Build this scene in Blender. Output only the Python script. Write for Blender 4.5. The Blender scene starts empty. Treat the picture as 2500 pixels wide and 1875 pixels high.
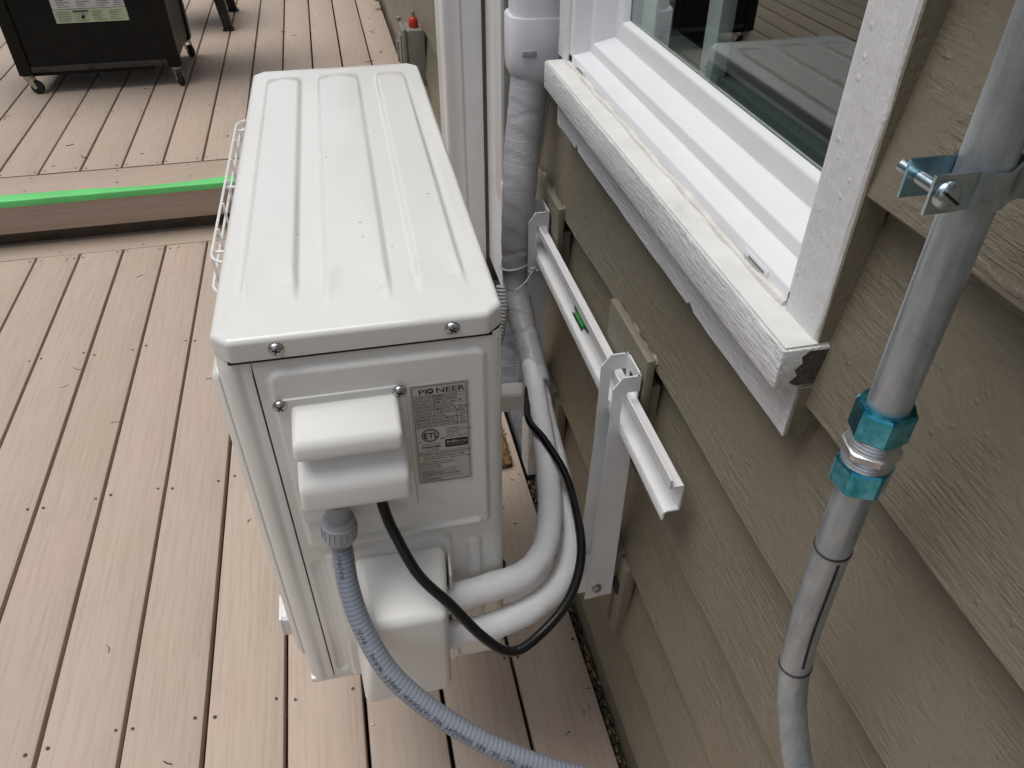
import bpy, bmesh, math, random
from mathutils import Vector, Matrix
random.seed(7)
S = bpy.context.scene
COL = S.collection
R = math.radians

# ------------------------------------------------------------------ camera
cam = bpy.data.cameras.new('camera'); camo = bpy.data.objects.new('camera', cam); COL.objects.link(camo)
camo.location = (0, 0, 1.3856)
camo.rotation_euler = (0.8827, -0.0028, -0.2189)
cam.sensor_width = 36; cam.lens = 26.97; cam.clip_start = 0.02; cam.clip_end = 3000
S.camera = camo
# ------------------------------------------------------------------ world and sun
SUN_EL, SUN_AZ = 72, -75            # azimuth measured from +y towards +x
W = bpy.data.worlds.new('World'); S.world = W; W.use_nodes = True
wn = W.node_tree; wn.nodes.clear()
sky = wn.nodes.new('ShaderNodeTexSky'); sky.sky_type = 'NISHITA'; sky.sun_disc = False
sky.sun_elevation = R(SUN_EL); sky.sun_rotation = R(SUN_AZ)
sky.air_density = 1.0; sky.dust_density = 4.0; sky.ozone_density = 1.0
hs = wn.nodes.new('ShaderNodeHueSaturation'); hs.inputs['Saturation'].default_value = 0.50
bg = wn.nodes.new('ShaderNodeBackground'); bg.inputs['Strength'].default_value = 0.12
wo = wn.nodes.new('ShaderNodeOutputWorld')
wn.links.new(sky.outputs[0], hs.inputs['Color']); wn.links.new(hs.outputs[0], bg.inputs['Color'])
wn.links.new(bg.outputs[0], wo.inputs['Surface'])
sd = bpy.data.lights.new('sun', 'SUN'); sd.energy = 1.5; sd.angle = R(44); sd.color = (1, .995, .985)
so = bpy.data.objects.new('sun', sd); COL.objects.link(so)
dirv = Vector((math.sin(R(SUN_AZ))*math.cos(R(SUN_EL)), math.cos(R(SUN_AZ))*math.cos(R(SUN_EL)), math.sin(R(SUN_EL))))
so.rotation_euler = dirv.to_track_quat('Z', 'Y').to_euler()
so.location = dirv*20
vs = S.view_settings
vs.view_transform = 'Standard'; vs.look = 'None'; vs.gamma = 1; vs.use_curve_mapping = False
vs.exposure = 0.12

# ------------------------------------------------------------------ materials
MATS = {}
class NT:
    def __init__(s, name):
        s.m = bpy.data.materials.new(name); s.m.use_nodes = True; s.t = s.m.node_tree
        s.t.nodes.clear()
        s.out = s.t.nodes.new('ShaderNodeOutputMaterial'); s.b = s.t.nodes.new('ShaderNodeBsdfPrincipled')
        s.t.links.new(s.b.outputs[0], s.out.inputs[0])
        MATS[name] = s.m
    def n(s, typ, **kw):
        nd = s.t.nodes.new(typ)
        for k, v in kw.items(): setattr(nd, k, v)
        return nd
    def set(s, nd, **kw):
        for k, v in kw.items(): nd.inputs[k.replace('_', ' ')].default_value = v
        return nd
    def l(s, a, b): s.t.links.new(a, b)
    def coord(s, kind='Object', scale=(1, 1, 1), rot=(0, 0, 0)):
        if kind == 'World': o = s.n('ShaderNodeNewGeometry').outputs['Position']
        else: o = s.n('ShaderNodeTexCoord').outputs[kind]
        mp = s.n('ShaderNodeMapping'); mp.inputs['Scale'].default_value = scale; mp.inputs['Rotation'].default_value = rot
        s.l(o, mp.inputs[0]); return mp.outputs[0]
    def noise(s, vec, scale, detail=4, rough=.55, dist=0):
        nd = s.n('ShaderNodeTexNoise'); s.set(nd, Scale=scale, Detail=detail, Roughness=rough, Distortion=dist)
        s.l(vec, nd.inputs['Vector']); return nd.outputs['Fac']
    def ramp(s, fac, stops, interp='LINEAR'):
        nd = s.n('ShaderNodeValToRGB'); cr = nd.color_ramp; cr.interpolation = interp
        while len(cr.elements) < len(stops): cr.elements.new(.5)
        for e, (p, c) in zip(cr.elements, stops):
            e.position = p; e.color = c if len(c) == 4 else (*c, 1)
        s.l(fac, nd.inputs[0]); return nd.outputs[0]
    def mix(s, fac, a, b, mode='MIX'):
        nd = s.n('ShaderNodeMix', data_type='RGBA', blend_type=mode)
        for sock, v in ((0, fac), (6, a), (7, b)):
            if hasattr(v, 'links'): s.l(v, nd.inputs[sock])
            else: nd.inputs[sock].default_value = v if sock == 0 else ((*v, 1) if len(v) == 3 else v)
        return nd.outputs[2]
    def math(s, op, a, b=0.0, c=0.0):
        nd = s.n('ShaderNodeMath', operation=op)
        for i, v in enumerate((a, b, c)):
            if hasattr(v, 'links'): s.l(v, nd.inputs[i])
            else: nd.inputs[i].default_value = v
        return nd.outputs[0]
    def bump(s, h, strength=.3, dist=.002, prev=None):
        nd = s.n('ShaderNodeBump'); s.set(nd, Strength=strength, Distance=dist)
        s.l(h, nd.inputs['Height'])
        if prev is not None: s.l(prev, nd.inputs['Normal'])
        s.l(nd.outputs[0], s.b.inputs['Normal']); return nd.outputs[0]
    def base(s, c, rough=.5, metal=0, spec=.5):
        if hasattr(c, 'links'): s.l(c, s.b.inputs['Base Color'])
        else: s.b.inputs['Base Color'].default_value = (*c, 1)
        if hasattr(rough, 'links'): s.l(rough, s.b.inputs['Roughness'])
        else: s.b.inputs['Roughness'].default_value = rough
        s.b.inputs['Metallic'].default_value = metal
        s.b.inputs['Specular IOR Level'].default_value = spec
        return s

def simple(name, c, rough=.5, metal=0, var=.06, nscale=30, bstr=.1, bdist=.0008, spec=.5):
    m = NT(name); v = m.coord('World')
    f = m.noise(v, nscale, 5)
    lo = tuple(max(0, x*(1-var)) for x in c); hi = tuple(x*(1+var) for x in c)
    m.base(m.ramp(f, [(.3, lo), (.7, hi)]), rough, metal, spec)
    m.bump(m.noise(v, nscale*8, 3), bstr, bdist)
    return m.m

# white powder-coated sheet metal of the outdoor unit, with specks of dirt
def unit_paint(name, c, rough, dirt):
    m = NT(name); v = m.coord('Object')
    broad = m.noise(v, 5, 4)
    col = m.ramp(broad, [(.3, tuple(x*.965 for x in c)), (.7, c)])
    if dirt:
        vo = m.n('ShaderNodeTexVoronoi', feature='F1'); m.set(vo, Scale=62.0, Randomness=1.0); m.l(v, vo.inputs['Vector'])
        spot = m.ramp(vo.outputs['Distance'], [(.07, (1, 1, 1)), (.12, (0, 0, 0))])
        gate = m.ramp(m.noise(v, 11, 2), [(.50, (0, 0, 0)), (.58, (1, 1, 1))])
        rnd = m.n('ShaderNodeSeparateColor'); m.l(vo.outputs['Color'], rnd.inputs[0])
        sel = m.ramp(rnd.outputs[0], [(.70, (0, 0, 0)), (.72, (1, 1, 1))], 'CONSTANT')
        f = m.math('MULTIPLY', m.math('MULTIPLY', spot, gate), sel)
        col = m.mix(m.math('MULTIPLY', f, .7), col, (.16, .135, .11))
        sm = m.ramp(m.noise(v, 24, 6, .7, .6), [(.60, (0, 0, 0)), (.78, (1, 1, 1))])
        g2 = m.ramp(m.noise(v, 4.5, 2), [(.48, (0, 0, 0)), (.62, (1, 1, 1))])
        col = m.mix(m.math('MULTIPLY', m.math('MULTIPLY', sm, g2), .60), col, (.42, .38, .28))
    rr = m.ramp(m.noise(v, 18, 4), [(.35, (rough,)*3), (.75, (rough+.10,)*3)])
    m.base(col, rr, 0, .5)
    m.bump(m.noise(v, 420, 2), .035, .0004)
    return m.m
unit_paint('unit_white', (.745, .742, .712), .06, True)
unit_paint('unit_side', (.82, .81, .768), .18, False)
unit_paint('unit_plastic', (.82, .815, .785), .34, False)

def deck_mat(name, tint):
    m = NT(name); v = m.coord('World'); oi = m.n('ShaderNodeObjectInfo')
    off = m.n('ShaderNodeVectorMath', operation='SCALE'); m.l(oi.outputs['Location'], off.inputs[0]); off.inputs[3].default_value = 0
    comb = m.n('ShaderNodeCombineXYZ'); m.l(m.math('MULTIPLY', oi.outputs['Random'], 37.0), comb.inputs[2])
    add = m.n('ShaderNodeVectorMath', operation='ADD'); m.l(v, add.inputs[0]); m.l(comb.outputs[0], add.inputs[1])
    def stretched(sx, sy, sc, det=6, ro=.6, dist=0):
        mp = m.n('ShaderNodeMapping'); mp.inputs['Scale'].default_value = (sx, sy, 1) if name != 'deck_cross' else (sy, sx, 1)
        m.l(add.outputs[0], mp.inputs[0]); return m.noise(mp.outputs[0], sc, det, ro, dist)
    patch = m.noise(add.outputs[0], 2.6, 4, .6)
    col = m.ramp(patch, [(.28, (tint[0]*.96, tint[1]*.975, tint[2]*.92)), (.5, tint), (.72, (tint[0]*1.04, tint[1]*.99, tint[2]*.98))])
    grain = stretched(1, .035, 150)
    col = m.mix(.22, col, m.ramp(grain, [(.36, (.30, .27, .24)), (.52, (.5, .5, .5)), (.68, (.60, .60, .60))]), 'OVERLAY')
    fine = stretched(1, .06, 420, 3)
    wear = m.ramp(m.noise(add.outputs[0], 5, 3), [(.42, (0, 0, 0)), (.62, (1, 1, 1))])
    f2 = m.ramp(fine, [(.60, (0, 0, 0)), (.72, (1, 1, 1))])
    col = m.mix(m.math('MULTIPLY', m.math('MULTIPLY', f2, wear), .42), col, (tint[0]*.52, tint[1]*.50, tint[2]*.47))
    dk = m.ramp(m.noise(add.outputs[0], 42, 5, .7), [(.64, (0, 0, 0)), (.80, (1, 1, 1))])
    col = m.mix(m.math('MULTIPLY', dk, .22), col, (.17, .13, .10))
    blot = m.ramp(m.noise(add.outputs[0], 7.5, 5, .65, .5), [(.60, (0, 0, 0)), (.76, (1, 1, 1))])
    col = m.mix(m.math('MULTIPLY', blot, .20), col, (tint[0]*.62, tint[1]*.60, tint[2]*.56))
    # each board its own shade
    tone = m.ramp(oi.outputs['Random'], [(0, (.95, .95, .95)), (.5, (1, 1, 1)), (1, (1.03, 1.02, 1.0))])
    col = m.mix(1.0, col, tone, 'MULTIPLY')
    m.base(col, .62, 0, .35)
    b1 = m.bump(grain, .35, .0012); m.bump(fine, .22, .0008, b1)
    return m.m
TINT = (.455, .370, .303)
deck_mat('deck_long', TINT); deck_mat('deck_cross', (.44, .355, .288))

def siding_mat(name, c, grain_dir='y', rough=.42, strength=.55, drip=True, gs=170, st=.075, flat=.12):
    m = NT(name); v = m.coord('World'); oi = m.n('ShaderNodeObjectInfo')
    comb = m.n('ShaderNodeCombineXYZ'); m.l(m.math('MULTIPLY', oi.outputs['Random'], 23.0), comb.inputs[0])
    add = m.n('ShaderNodeVectorMath', operation='ADD'); m.l(v, add.inputs[0]); m.l(comb.outputs[0], add.inputs[1])
    mp = m.n('ShaderNodeMapping'); mp.inputs['Scale'].default_value = {'y': (1, st, 1), 'z': (1, 1, st)}[grain_dir]
    m.l(add.outputs[0], mp.inputs[0])
    g1 = m.noise(mp.outputs[0], gs, 5, .6, .3)
    g2 = m.noise(add.outputs[0], 55, 5, .65, .4)
    pat = m.noise(add.outputs[0], 3.2, 4, .6)
    col = m.ramp(pat, [(.3, tuple(x*.90 for x in c)), (.7, tuple(x*1.07 for x in c))])
    chip = m.ramp(m.noise(add.outputs[0], 90, 4, .6), [(.70, (0, 0, 0)), (.78, (1, 1, 1))])
    col = m.mix(m.math('MULTIPLY', chip, .30), col, tuple(x*1.5 for x in c))
    m.base(col, rough, 0, .5)
    gate = m.ramp(m.noise(add.outputs[0], 6, 3), [(.42, (flat, flat, flat)), (.62, (1, 1, 1))])
    h = m.math('MULTIPLY', m.ramp(g1, [(.42, (0, 0, 0)), (.66, (1, 1, 1))]), gate)
    b1 = m.bump(h, strength*.75, .0022)
    b2 = m.bump(m.ramp(g2, [(.35, (0, 0, 0)), (.8, (1, 1, 1))]), strength*.5, .0030, b1)
    if drip:
        vo = m.n('ShaderNodeTexVoronoi', feature='F1'); m.set(vo, Scale=62.0); m.l(add.outputs[0], vo.inputs['Vector'])
        m.bump(m.ramp(vo.outputs['Distance'], [(.06, (1, 1, 1)), (.16, (0, 0, 0))]), .35, .0016, b2)
    return m.m
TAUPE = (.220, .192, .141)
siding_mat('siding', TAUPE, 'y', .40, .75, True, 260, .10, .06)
siding_mat('siding_block', (.205, .182, .137), 'z', .5, .35, False)
siding_mat('rough_white', (.76, .765, .77), 'y', .55, .95, True, 330, .16, .75)
siding_mat('rough_white_v', (.76, .765, .77), 'z', .50, .50, True, 300, .07, .4)

def dusty_white():
    m = NT('sill_top'); v = m.coord('World')
    col = m.ramp(m.noise(v, 14, 6, .7), [(.35, (.78, .78, .75)), (.6, (.69, .69, .65)), (.78, (.50, .48, .42))])
    sp = m.ramp(m.noise(v, 130, 4, .7), [(.66, (0, 0, 0)), (.78, (1, 1, 1))])
    m.base(m.mix(m.math('MULTIPLY', sp, .45), col, (.30, .28, .23)), .6)
    m.bump(m.noise(v, 160, 4), .3, .001)
dusty_white()
simple('vinyl', (.80, .80, .82), .28, 0, .015, 20, .03, .0004)
simple('door_white', (.80, .81, .82), .35, 0, .03, 12, .06, .0006)
simple('sash_green', (.15, .17, .165), .4)
simple('caulk', (.72, .70, .655), .55, 0, .10, 40, .7, .003)
simple('bracket_white', (.76, .76, .755), .30, 0, .03, 40, .05, .0004)
simple('line_cover_plastic', (.70, .695, .725), .30, 0, .02, 20, .02, .0003)
simple('wall_core', (.12, .10, .08), .8)
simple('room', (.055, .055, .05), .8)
simple('soffit', (.34, .32, .29), .7, 0, .1, 6)
simple('roofing', (.10, .095, .09), .9)
simple('black_plastic', (.010, .010, .011), .36, 0, .2, 40, .08, .0005)
simple('cable_black', (.006, .006, .007), .30, 0, .2, 60, .05, .0004)
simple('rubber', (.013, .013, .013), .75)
simple('grill_black', (.008, .0075, .0065), .45, 0, .25, 14, .1, .0006, .22)
simple('grill_edge', (.045, .043, .040), .45, .3, .4, 30, .2, .0008)
simple('caster_steel', (.48, .47, .42), .4, .75, .2, 60, .2, .0006)
simple('screw_steel', (.46, .46, .46), .28, .95, .25, 300, .25, .0004)
simple('zinc_blue', (.30, .47, .56), .26, .95, .22, 60, .06, .0004)
simple('galv_bolt', (.46, .56, .60), .25, .95, .2, 120, .2, .0004)
simple('cast_zinc', (.55, .55, .56), .38, .9, .15, 90, .2, .0005)
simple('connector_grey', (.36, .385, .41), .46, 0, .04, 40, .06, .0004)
simple('deck_screw', (.085, .065, .050), .7, .1, .5, 200)
simple('dirt', (.045, .034, .024), .9, 0, .5, 90)
simple('needle', (.17, .11, .065), .8, 0, .4, 60)
simple('paint_fleck', (.72, .70, .66), .7)
simple('tape_green', (.13, .60, .17), .55, 0, .12, 9, .5, .003)
simple('box_grey', (.235, .22, .195), .45, 0, .06, 20)
simple('red_plastic', (.52, .035, .022), .42, 0, .08, 30)
simple('sticker_silver', (.50, .49, .47), .36, .25, .03, 40, .03, .0003)
simple('sticker_white', (.62, .62, .62), .5, 0, .05, 30)
simple('sticker_green', (.52, .60, .40), .5, 0, .12, 30)
simple('ink', (.012, .012, .013), .6)
simple('ink_grey', (.13, .13, .13), .6)
simple('tile', (.085, .088, .098), .34, 0, .35, 26, .15, .0008)
simple('grout', (.50, .50, .50), .8)
simple('grout_dark', (.03, .03, .03), .8)
simple('coir', (.24, .145, .055), .9, 0, .45, 90)
simple('joist', (.075, .055, .038), .85, 0, .3, 20)
simple('soil', (.075, .062, .045), .95, 0, .4, 3, .6, .02)
simple('bubble_green', (.05, .42, .10), .12)
simple('zip_tie', (.60, .60, .61), .4)
simple('marker', (.012, .008, .012), .5)
simple('coil_metal', (.35, .36, .36), .45, .8, .2, 60)
simple('cloth_floral', (.17, .21, .17), .8, 0, .15, 18)
simple('leaf', (.045, .075, .022), .6, 0, .5, 8)
simple('bark', (.085, .065, .048), .9, 0, .4, 30, .6, .005)

def teal():
    m = NT('zinc_teal'); v = m.coord('World')
    col = m.ramp(m.noise(v, 75, 4, .6, .4), [(.32, (.03, .23, .34)), (.5, (.06, .35, .46)), (.64, (.13, .48, .62)), (.78, (.28, .50, .54))])
    m.base(col, .15, .95); m.bump(m.noise(v, 220, 3), .05, .0004)
teal()
def galv():
    m = NT('galvanized'); v = m.coord('World', (1, 1, .12)); w = m.coord('World')
    st = m.noise(v, 190, 5, .65); bl = m.noise(w, 30, 5, .65)
    col = m.ramp(m.math('ADD', m.math('MULTIPLY', st, .5), m.math('MULTIPLY', bl, .5)), [(.34, (.27, .305, .335)), (.52, (.385, .425, .455)), (.70, (.54, .57, .595))])
    scuff = m.ramp(m.noise(w, 48, 6, .75, .8), [(.66, (0, 0, 0)), (.76, (1, 1, 1))])
    col = m.mix(m.math('MULTIPLY', scuff, .5), col, (.16, .16, .165))
    rr = m.ramp(bl, [(.3, (.24,)*3), (.7, (.40,)*3)])
    m.base(col, rr, .55); m.bump(st, .12, .0006)
galv()
def uvmat(name, fn):
    m = NT(name); uv = m.n('ShaderNodeTexCoord').outputs['UV']; sp = m.n('ShaderNodeSeparateXYZ'); m.l(uv, sp.inputs[0])
    fn(m, sp.outputs[0], sp.outputs[1])
def insul(m, u, v):                     # u 0..1 around, v metres along
    a = m.math('SINE', m.math('MULTIPLY', u, 2*math.pi*44)); b = m.math('SINE', m.math('MULTIPLY', v, 2*math.pi/.0030))
    h = m.math('ADD', a, m.math('MULTIPLY', b, .55))
    w = m.coord('World')
    col = m.ramp(m.noise(w, 26, 4), [(.3, (.82, .83, .85)), (.7, (.90, .90, .91))])
    sp = m.ramp(m.noise(w, 150, 3), [(.70, (0, 0, 0)), (.78, (1, 1, 1))])
    m.base(m.mix(m.math('MULTIPLY', sp, .25), col, (.35, .34, .32)), .45)
    m.bump(h, .20, .0005)
uvmat('insulation_white', insul)
def tapew(m, u, v):
    ph = m.math('ADD', v, m.math('MULTIPLY', u, .012))
    w = m.coord('World')
    saw = m.math('FRACT', m.math('DIVIDE', ph, .038))
    fine = m.math('SINE', m.math('MULTIPLY', m.math('ADD', ph, m.math('MULTIPLY', m.noise(w, 30, 3), .006)), 2*math.pi/.0034))
    col = m.ramp(m.noise(w, 18, 4), [(.3, (.44, .445, .46)), (.7, (.50, .505, .52))])
    edge = m.ramp(saw, [(0, (1, 1, 1)), (.07, (0, 0, 0))])
    m.base(m.mix(m.math('MULTIPLY', edge, .65), col, (.62, .625, .64)), .36)
    b = m.bump(saw, .45, .0018); b = m.bump(fine, .18, .0007, b)
    m.bump(m.noise(w, 50, 4, .6, 1.2), .25, .003, b)
uvmat('tape_grey', tapew)
def plaster(m, u, v):
    w = m.coord('World')
    m.base(m.ramp(m.noise(w, 30, 4), [(.3, (.55, .56, .59)), (.7, (.64, .65, .67))]), .4)
    m.bump(m.noise(w, 90, 4, .6, 1.0), .5, .003)
uvmat('tape_white', plaster)
def liquid(m, u, v):
    tri = m.math('ABSOLUTE', m.math('SUBTRACT', u, .5))
    ph = m.math('ADD', m.math('DIVIDE', v, .0048), m.math('MULTIPLY', tri, 1.2))
    f = m.math('FRACT', ph)
    col = m.ramp(f, [(0, (.165, .185, .225)), (.42, (.165, .185, .225)), (.5, (.245, .268, .31)), (.92, (.24, .262, .305)), (1, (.165, .185, .225))])
    m.base(col, .34); m.bump(m.ramp(f, [(0, (0, 0, 0)), (.3, (1, 1, 1)), (.5, (.3,)*3), (1, (0, 0, 0))]), .25, .0008)
uvmat('liquidtight', liquid)
def hose(m, u, v):
    s = m.math('SINE', m.math('MULTIPLY', v, 2*math.pi/.006))
    m.base((.72, .71, .69), .45); m.bump(s, .8, .0012)
uvmat('drain_hose', hose)
def glass():
    m = NT('window_glass'); m.t.nodes.remove(m.b)
    tr = m.n('ShaderNodeBsdfTransparent'); tr.inputs[0].default_value = (.88, .925, .91, 1)
    gl = m.n('ShaderNodeBsdfGlossy'); gl.inputs['Roughness'].default_value = .0; gl.inputs[0].default_value = (.93, 1, .96, 1)
    fr = m.n('ShaderNodeFresnel'); fr.inputs[0].default_value = 1.62
    f2 = m.math('MINIMUM', m.math('MULTIPLY', fr.outputs[0], 2.1), 1.0)
    bf = m.n('ShaderNodeNewGeometry').outputs['Backfacing']; f2 = m.math('MULTIPLY', f2, m.math('SUBTRACT', 1.0, bf))
    mx = m.n('ShaderNodeMixShader'); m.l(f2, mx.inputs[0]); m.l(tr.outputs[0], mx.inputs[1]); m.l(gl.outputs[0], mx.inputs[2])
    m.l(mx.outputs[0], m.out.inputs[0])
glass()
def raw_end():
    m = NT('raw_wood'); v = m.coord('World')
    m.base(m.ramp(m.noise(v, 160, 6, .8), [(.3, (.035, .028, .02)), (.6, (.10, .085, .065)), (.8, (.19, .17, .14))]), .9)
    m.bump(m.noise(v, 220, 4), .8, .002)
raw_end()

# ------------------------------------------------------------------ mesh helpers
OFF = {}
# the outdoor unit and what hangs with it were first laid out for a 720 mm cabinet; the real one is 765 mm long, so the whole group is scaled about the camera, keeping its image
CAM_SCALE, CAM_DZ = 1.0625, .0866  # factor about the camera point, and the height shift that goes with it
KS = {}
def scale_about_cam(c): return Vector((c[0]*CAM_SCALE, c[1]*CAM_SCALE, c[2]*CAM_SCALE-CAM_DZ))
def fin(bm, name, mat, parent=None, angle=38, recalc=True, free_cam_scale=False):
    if recalc: bmesh.ops.recalc_face_normals(bm, faces=bm.faces)
    me = bpy.data.meshes.new(name)
    off = OFF.get(parent.name, Vector()) if parent else None
    o = bpy.data.objects.new(name, me)
    ks = KS.get(parent.name) if parent else (1 if free_cam_scale else None)
    if ks == 'local':
        for v in bm.verts: v.co *= CAM_SCALE
    elif ks:
        for v in bm.verts: v.co = scale_about_cam(v.co)
    KS[o.name] = ks
    if parent is None:
        xs = [v.co for v in bm.verts]
        off = Vector(((min(c.x for c in xs)+max(c.x for c in xs))/2, (min(c.y for c in xs)+max(c.y for c in xs))/2, min(c.z for c in xs)))
        o.location = off
    for v in bm.verts: v.co -= off
    bm.to_mesh(me); bm.free()
    mats = mat if isinstance(mat, (list, tuple)) else [mat]
    for k in mats: me.materials.append(MATS[k])
    for p in me.polygons: p.use_smooth = True
    me.set_sharp_from_angle(angle=R(angle))
    COL.objects.link(o)
    if parent: o.parent = parent
    OFF[o.name] = off
    return o
def root(name, label, cat, loc=(0, 0, 0), rotz=0, group=None, local=False, cam_scaled=False):
    if cam_scaled or local: loc = tuple(scale_about_cam(loc))
    o = bpy.data.objects.new(name, None); COL.objects.link(o); o.location = loc; o.rotation_euler = (0, 0, rotz)
    o.empty_display_size = .05
    o['label'] = label; o['category'] = cat
    if group: o['group'] = group
    OFF[o.name] = Vector() if local else Vector(loc)
    KS[o.name] = 'local' if local else ('world' if cam_scaled else None)
    return o
def tag(o, label, cat, group=None):
    o['label'] = label; o['category'] = cat
    if group: o['group'] = group
    return o
def NB(): return bmesh.new()
def hull(bm, pts8, bev=0, seg=2, mi=0):
    """8 corners: bottom loop 4, top loop 4"""
    vs_ = [bm.verts.new(p) for p in pts8]
    fs = [(3, 2, 1, 0), (4, 5, 6, 7), (0, 1, 5, 4), (1, 2, 6, 5), (2, 3, 7, 6), (3, 0, 4, 7)]
    faces = [bm.faces.new([vs_[i] for i in f]) for f in fs]
    for f in faces: f.material_index = mi
    if bev:
        ed = list({e for f in faces for e in f.edges})
        bmesh.ops.bevel(bm, geom=ed, offset=bev, segments=seg, profile=.5, affect='EDGES')
    return vs_
def box(bm, x0, x1, y0, y1, z0, z1, bev=0, seg=2, mi=0):
    return hull(bm, [(x0, y0, z0), (x1, y0, z0), (x1, y1, z0), (x0, y1, z0), (x0, y0, z1), (x1, y0, z1), (x1, y1, z1), (x0, y1, z1)], bev, seg, mi)
def prism(bm, prof, axis, a, b, bev=0, seg=2, mi=0):
    """extrude a 2D polygon along an axis; prof in the two other axes in xyz order"""
    def P(u, v, t): return {'x': (t, u, v), 'y': (u, t, v), 'z': (u, v, t)}[axis]
    A = [bm.verts.new(P(u, v, a)) for u, v in prof]; B = [bm.verts.new(P(u, v, b)) for u, v in prof]
    n = len(prof); fs = [bm.faces.new(A), bm.faces.new(B[::-1])]
    for i in range(n): fs.append(bm.faces.new((A[i], A[(i+1) % n], B[(i+1) % n], B[i])))
    for f in fs: f.material_index = mi
    if bev:
        ed = list({e for f in fs for e in f.edges})
        bmesh.ops.bevel(bm, geom=ed, offset=bev, segments=seg, profile=.5, affect='EDGES')
def spline(pts, n=12):
    P = [Vector(p) for p in pts]; P = [P[0]*2-P[1]]+P+[P[-1]*2-P[-2]]; out = []
    for i in range(1, len(P)-2):
        p0, p1, p2, p3 = P[i-1:i+3]
        for k in range(n):
            t = k/n
            out.append(.5*((2*p1)+(p2-p0)*t+(2*p0-5*p1+4*p2-p3)*t*t+(3*p1-p0-3*p2+p3)*t**3))
    out.append(P[-2]); return out
def frames(path, up=Vector((0, 0, 1))):
    T = []
    for i in range(len(path)):
        a = path[max(0, i-1)]; b = path[min(len(path)-1, i+1)]; T.append((b-a).normalized())
    n = up-T[0]*up.dot(T[0])
    if n.length < .01: n = Vector((1, 0, 0))-T[0]*T[0].x
    n.normalize(); N = [n]
    for i in range(1, len(path)):
        n = N[-1]-T[i]*N[-1].dot(T[i]); n.normalize(); N.append(n)
    return T, N
def tube(bm, path, r, seg=20, cap=True, rfun=None, squash=1.0, up=Vector((0, 0, 1)), mi=0):
    path = [Vector(p) for p in path]; T, N = frames(path, up); uvl = bm.loops.layers.uv.verify()
    rings = []; s = 0; L = []
    for i, p in enumerate(path):
        if i: s += (p-path[i-1]).length
        L.append(s); B = T[i].cross(N[i]); ring = []
        for k in range(seg):
            a = 2*math.pi*k/seg
            rr = r if rfun is None else rfun(s, a)
            ring.append(bm.verts.new(p+N[i]*math.cos(a)*rr*squash+B*math.sin(a)*rr))
        rings.append(ring)
    for i in range(len(rings)-1):
        for k in range(seg):
            k2 = (k+1) % seg
            f = bm.faces.new((rings[i][k], rings[i][k2], rings[i+1][k2], rings[i+1][k])); f.material_index = mi
            for lp, (uu, vv) in zip(f.loops, ((k, L[i]), (k+1, L[i]), (k+1, L[i+1]), (k, L[i+1]))): lp[uvl].uv = (uu/seg, vv)
    if cap:
        f = bm.faces.new(rings[0][::-1]); f.material_index = mi; f = bm.faces.new(rings[-1]); f.material_index = mi
    return T, N, L
def lathe(bm, prof, origin, axis, seg=24, ref=None, mi=0, closed_ends=True):
    """prof: list of (t along axis, radius)"""
    o = Vector(origin); a = Vector(axis).normalized(); n = Vector(ref or (0, 0, 1)); n = n-a*n.dot(a)
    if n.length < .01: n = Vector((1, 0, 0))-a*a.x
    n.normalize(); b = a.cross(n); rings = []
    for t, r in prof:
        rings.append([bm.verts.new(o+a*t+(n*math.cos(2*math.pi*k/seg)+b*math.sin(2*math.pi*k/seg))*max(r, 1e-5)) for k in range(seg)])
    for i in range(len(rings)-1):
        for k in range(seg):
            f = bm.faces.new((rings[i][k], rings[i][(k+1) % seg], rings[i+1][(k+1) % seg], rings[i+1][k])); f.material_index = mi
    if closed_ends:
        f = bm.faces.new(rings[0][::-1]); f.material_index = mi; f = bm.faces.new(rings[-1]); f.material_index = mi
def sm(a, b, x):
    if a == b: return 1.0 if x >= b else 0.0
    t = min(1, max(0, (x-a)/(b-a))); return t*t*(3-2*t)
def rrect(x, z, x0, x1, z0, z1, rad, w):
    """soft mask of a rounded rectangle, edge width w (inside)"""
    cx, cz = (x0+x1)/2, (z0+z1)/2; hx, hz = (x1-x0)/2-rad, (z1-z0)/2-rad
    dx, dz = max(abs(x-cx)-hx, 0), max(abs(z-cz)-hz, 0)
    d = rad-math.hypot(dx, dz) if (dx or dz) else rad
    d2 = min((x1-x0)/2-abs(x-cx), (z1-z0)/2-abs(z-cz))
    return sm(0, w, min(d, d2) if (dx and dz) else d2)
_txt = {}
def text_mesh(body, size, sx=1.0, bold=0.0, align='LEFT'):
    cu = bpy.data.curves.new('t', 'FONT'); cu.body = body; cu.size = size; cu.align_x = align; cu.offset = bold; cu.resolution_u = 2
    ob = bpy.data.objects.new('t', cu); COL.objects.link(ob)
    dg = bpy.context.evaluated_depsgraph_get(); me = bpy.data.meshes.new_from_object(ob.evaluated_get(dg))
    V = [(v.co.x*sx, v.co.y) for v in me.vertices]; F = [tuple(p.vertices) for p in me.polygons]
    bpy.data.objects.remove(ob); bpy.data.curves.remove(cu); bpy.data.meshes.remove(me)
    return V, F
def put_text(bm, body, size, fn, sx=1.0, bold=0.0, align='LEFT', mi=0):
    V, F = text_mesh(body, size, sx, bold, align)
    vs_ = [bm.verts.new(fn(u, v)) for u, v in V]
    for f in F:
        try: bm.faces.new([vs_[i] for i in f]).material_index = mi
        except ValueError: pass
def structure(o): o['kind'] = 'structure'; return o

# ================================================================== SETTING
bm = NB(); box(bm, -400, 400, -400, 400, -1.2, -.8)
structure(fin(bm, 'ground', 'soil'))

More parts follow.
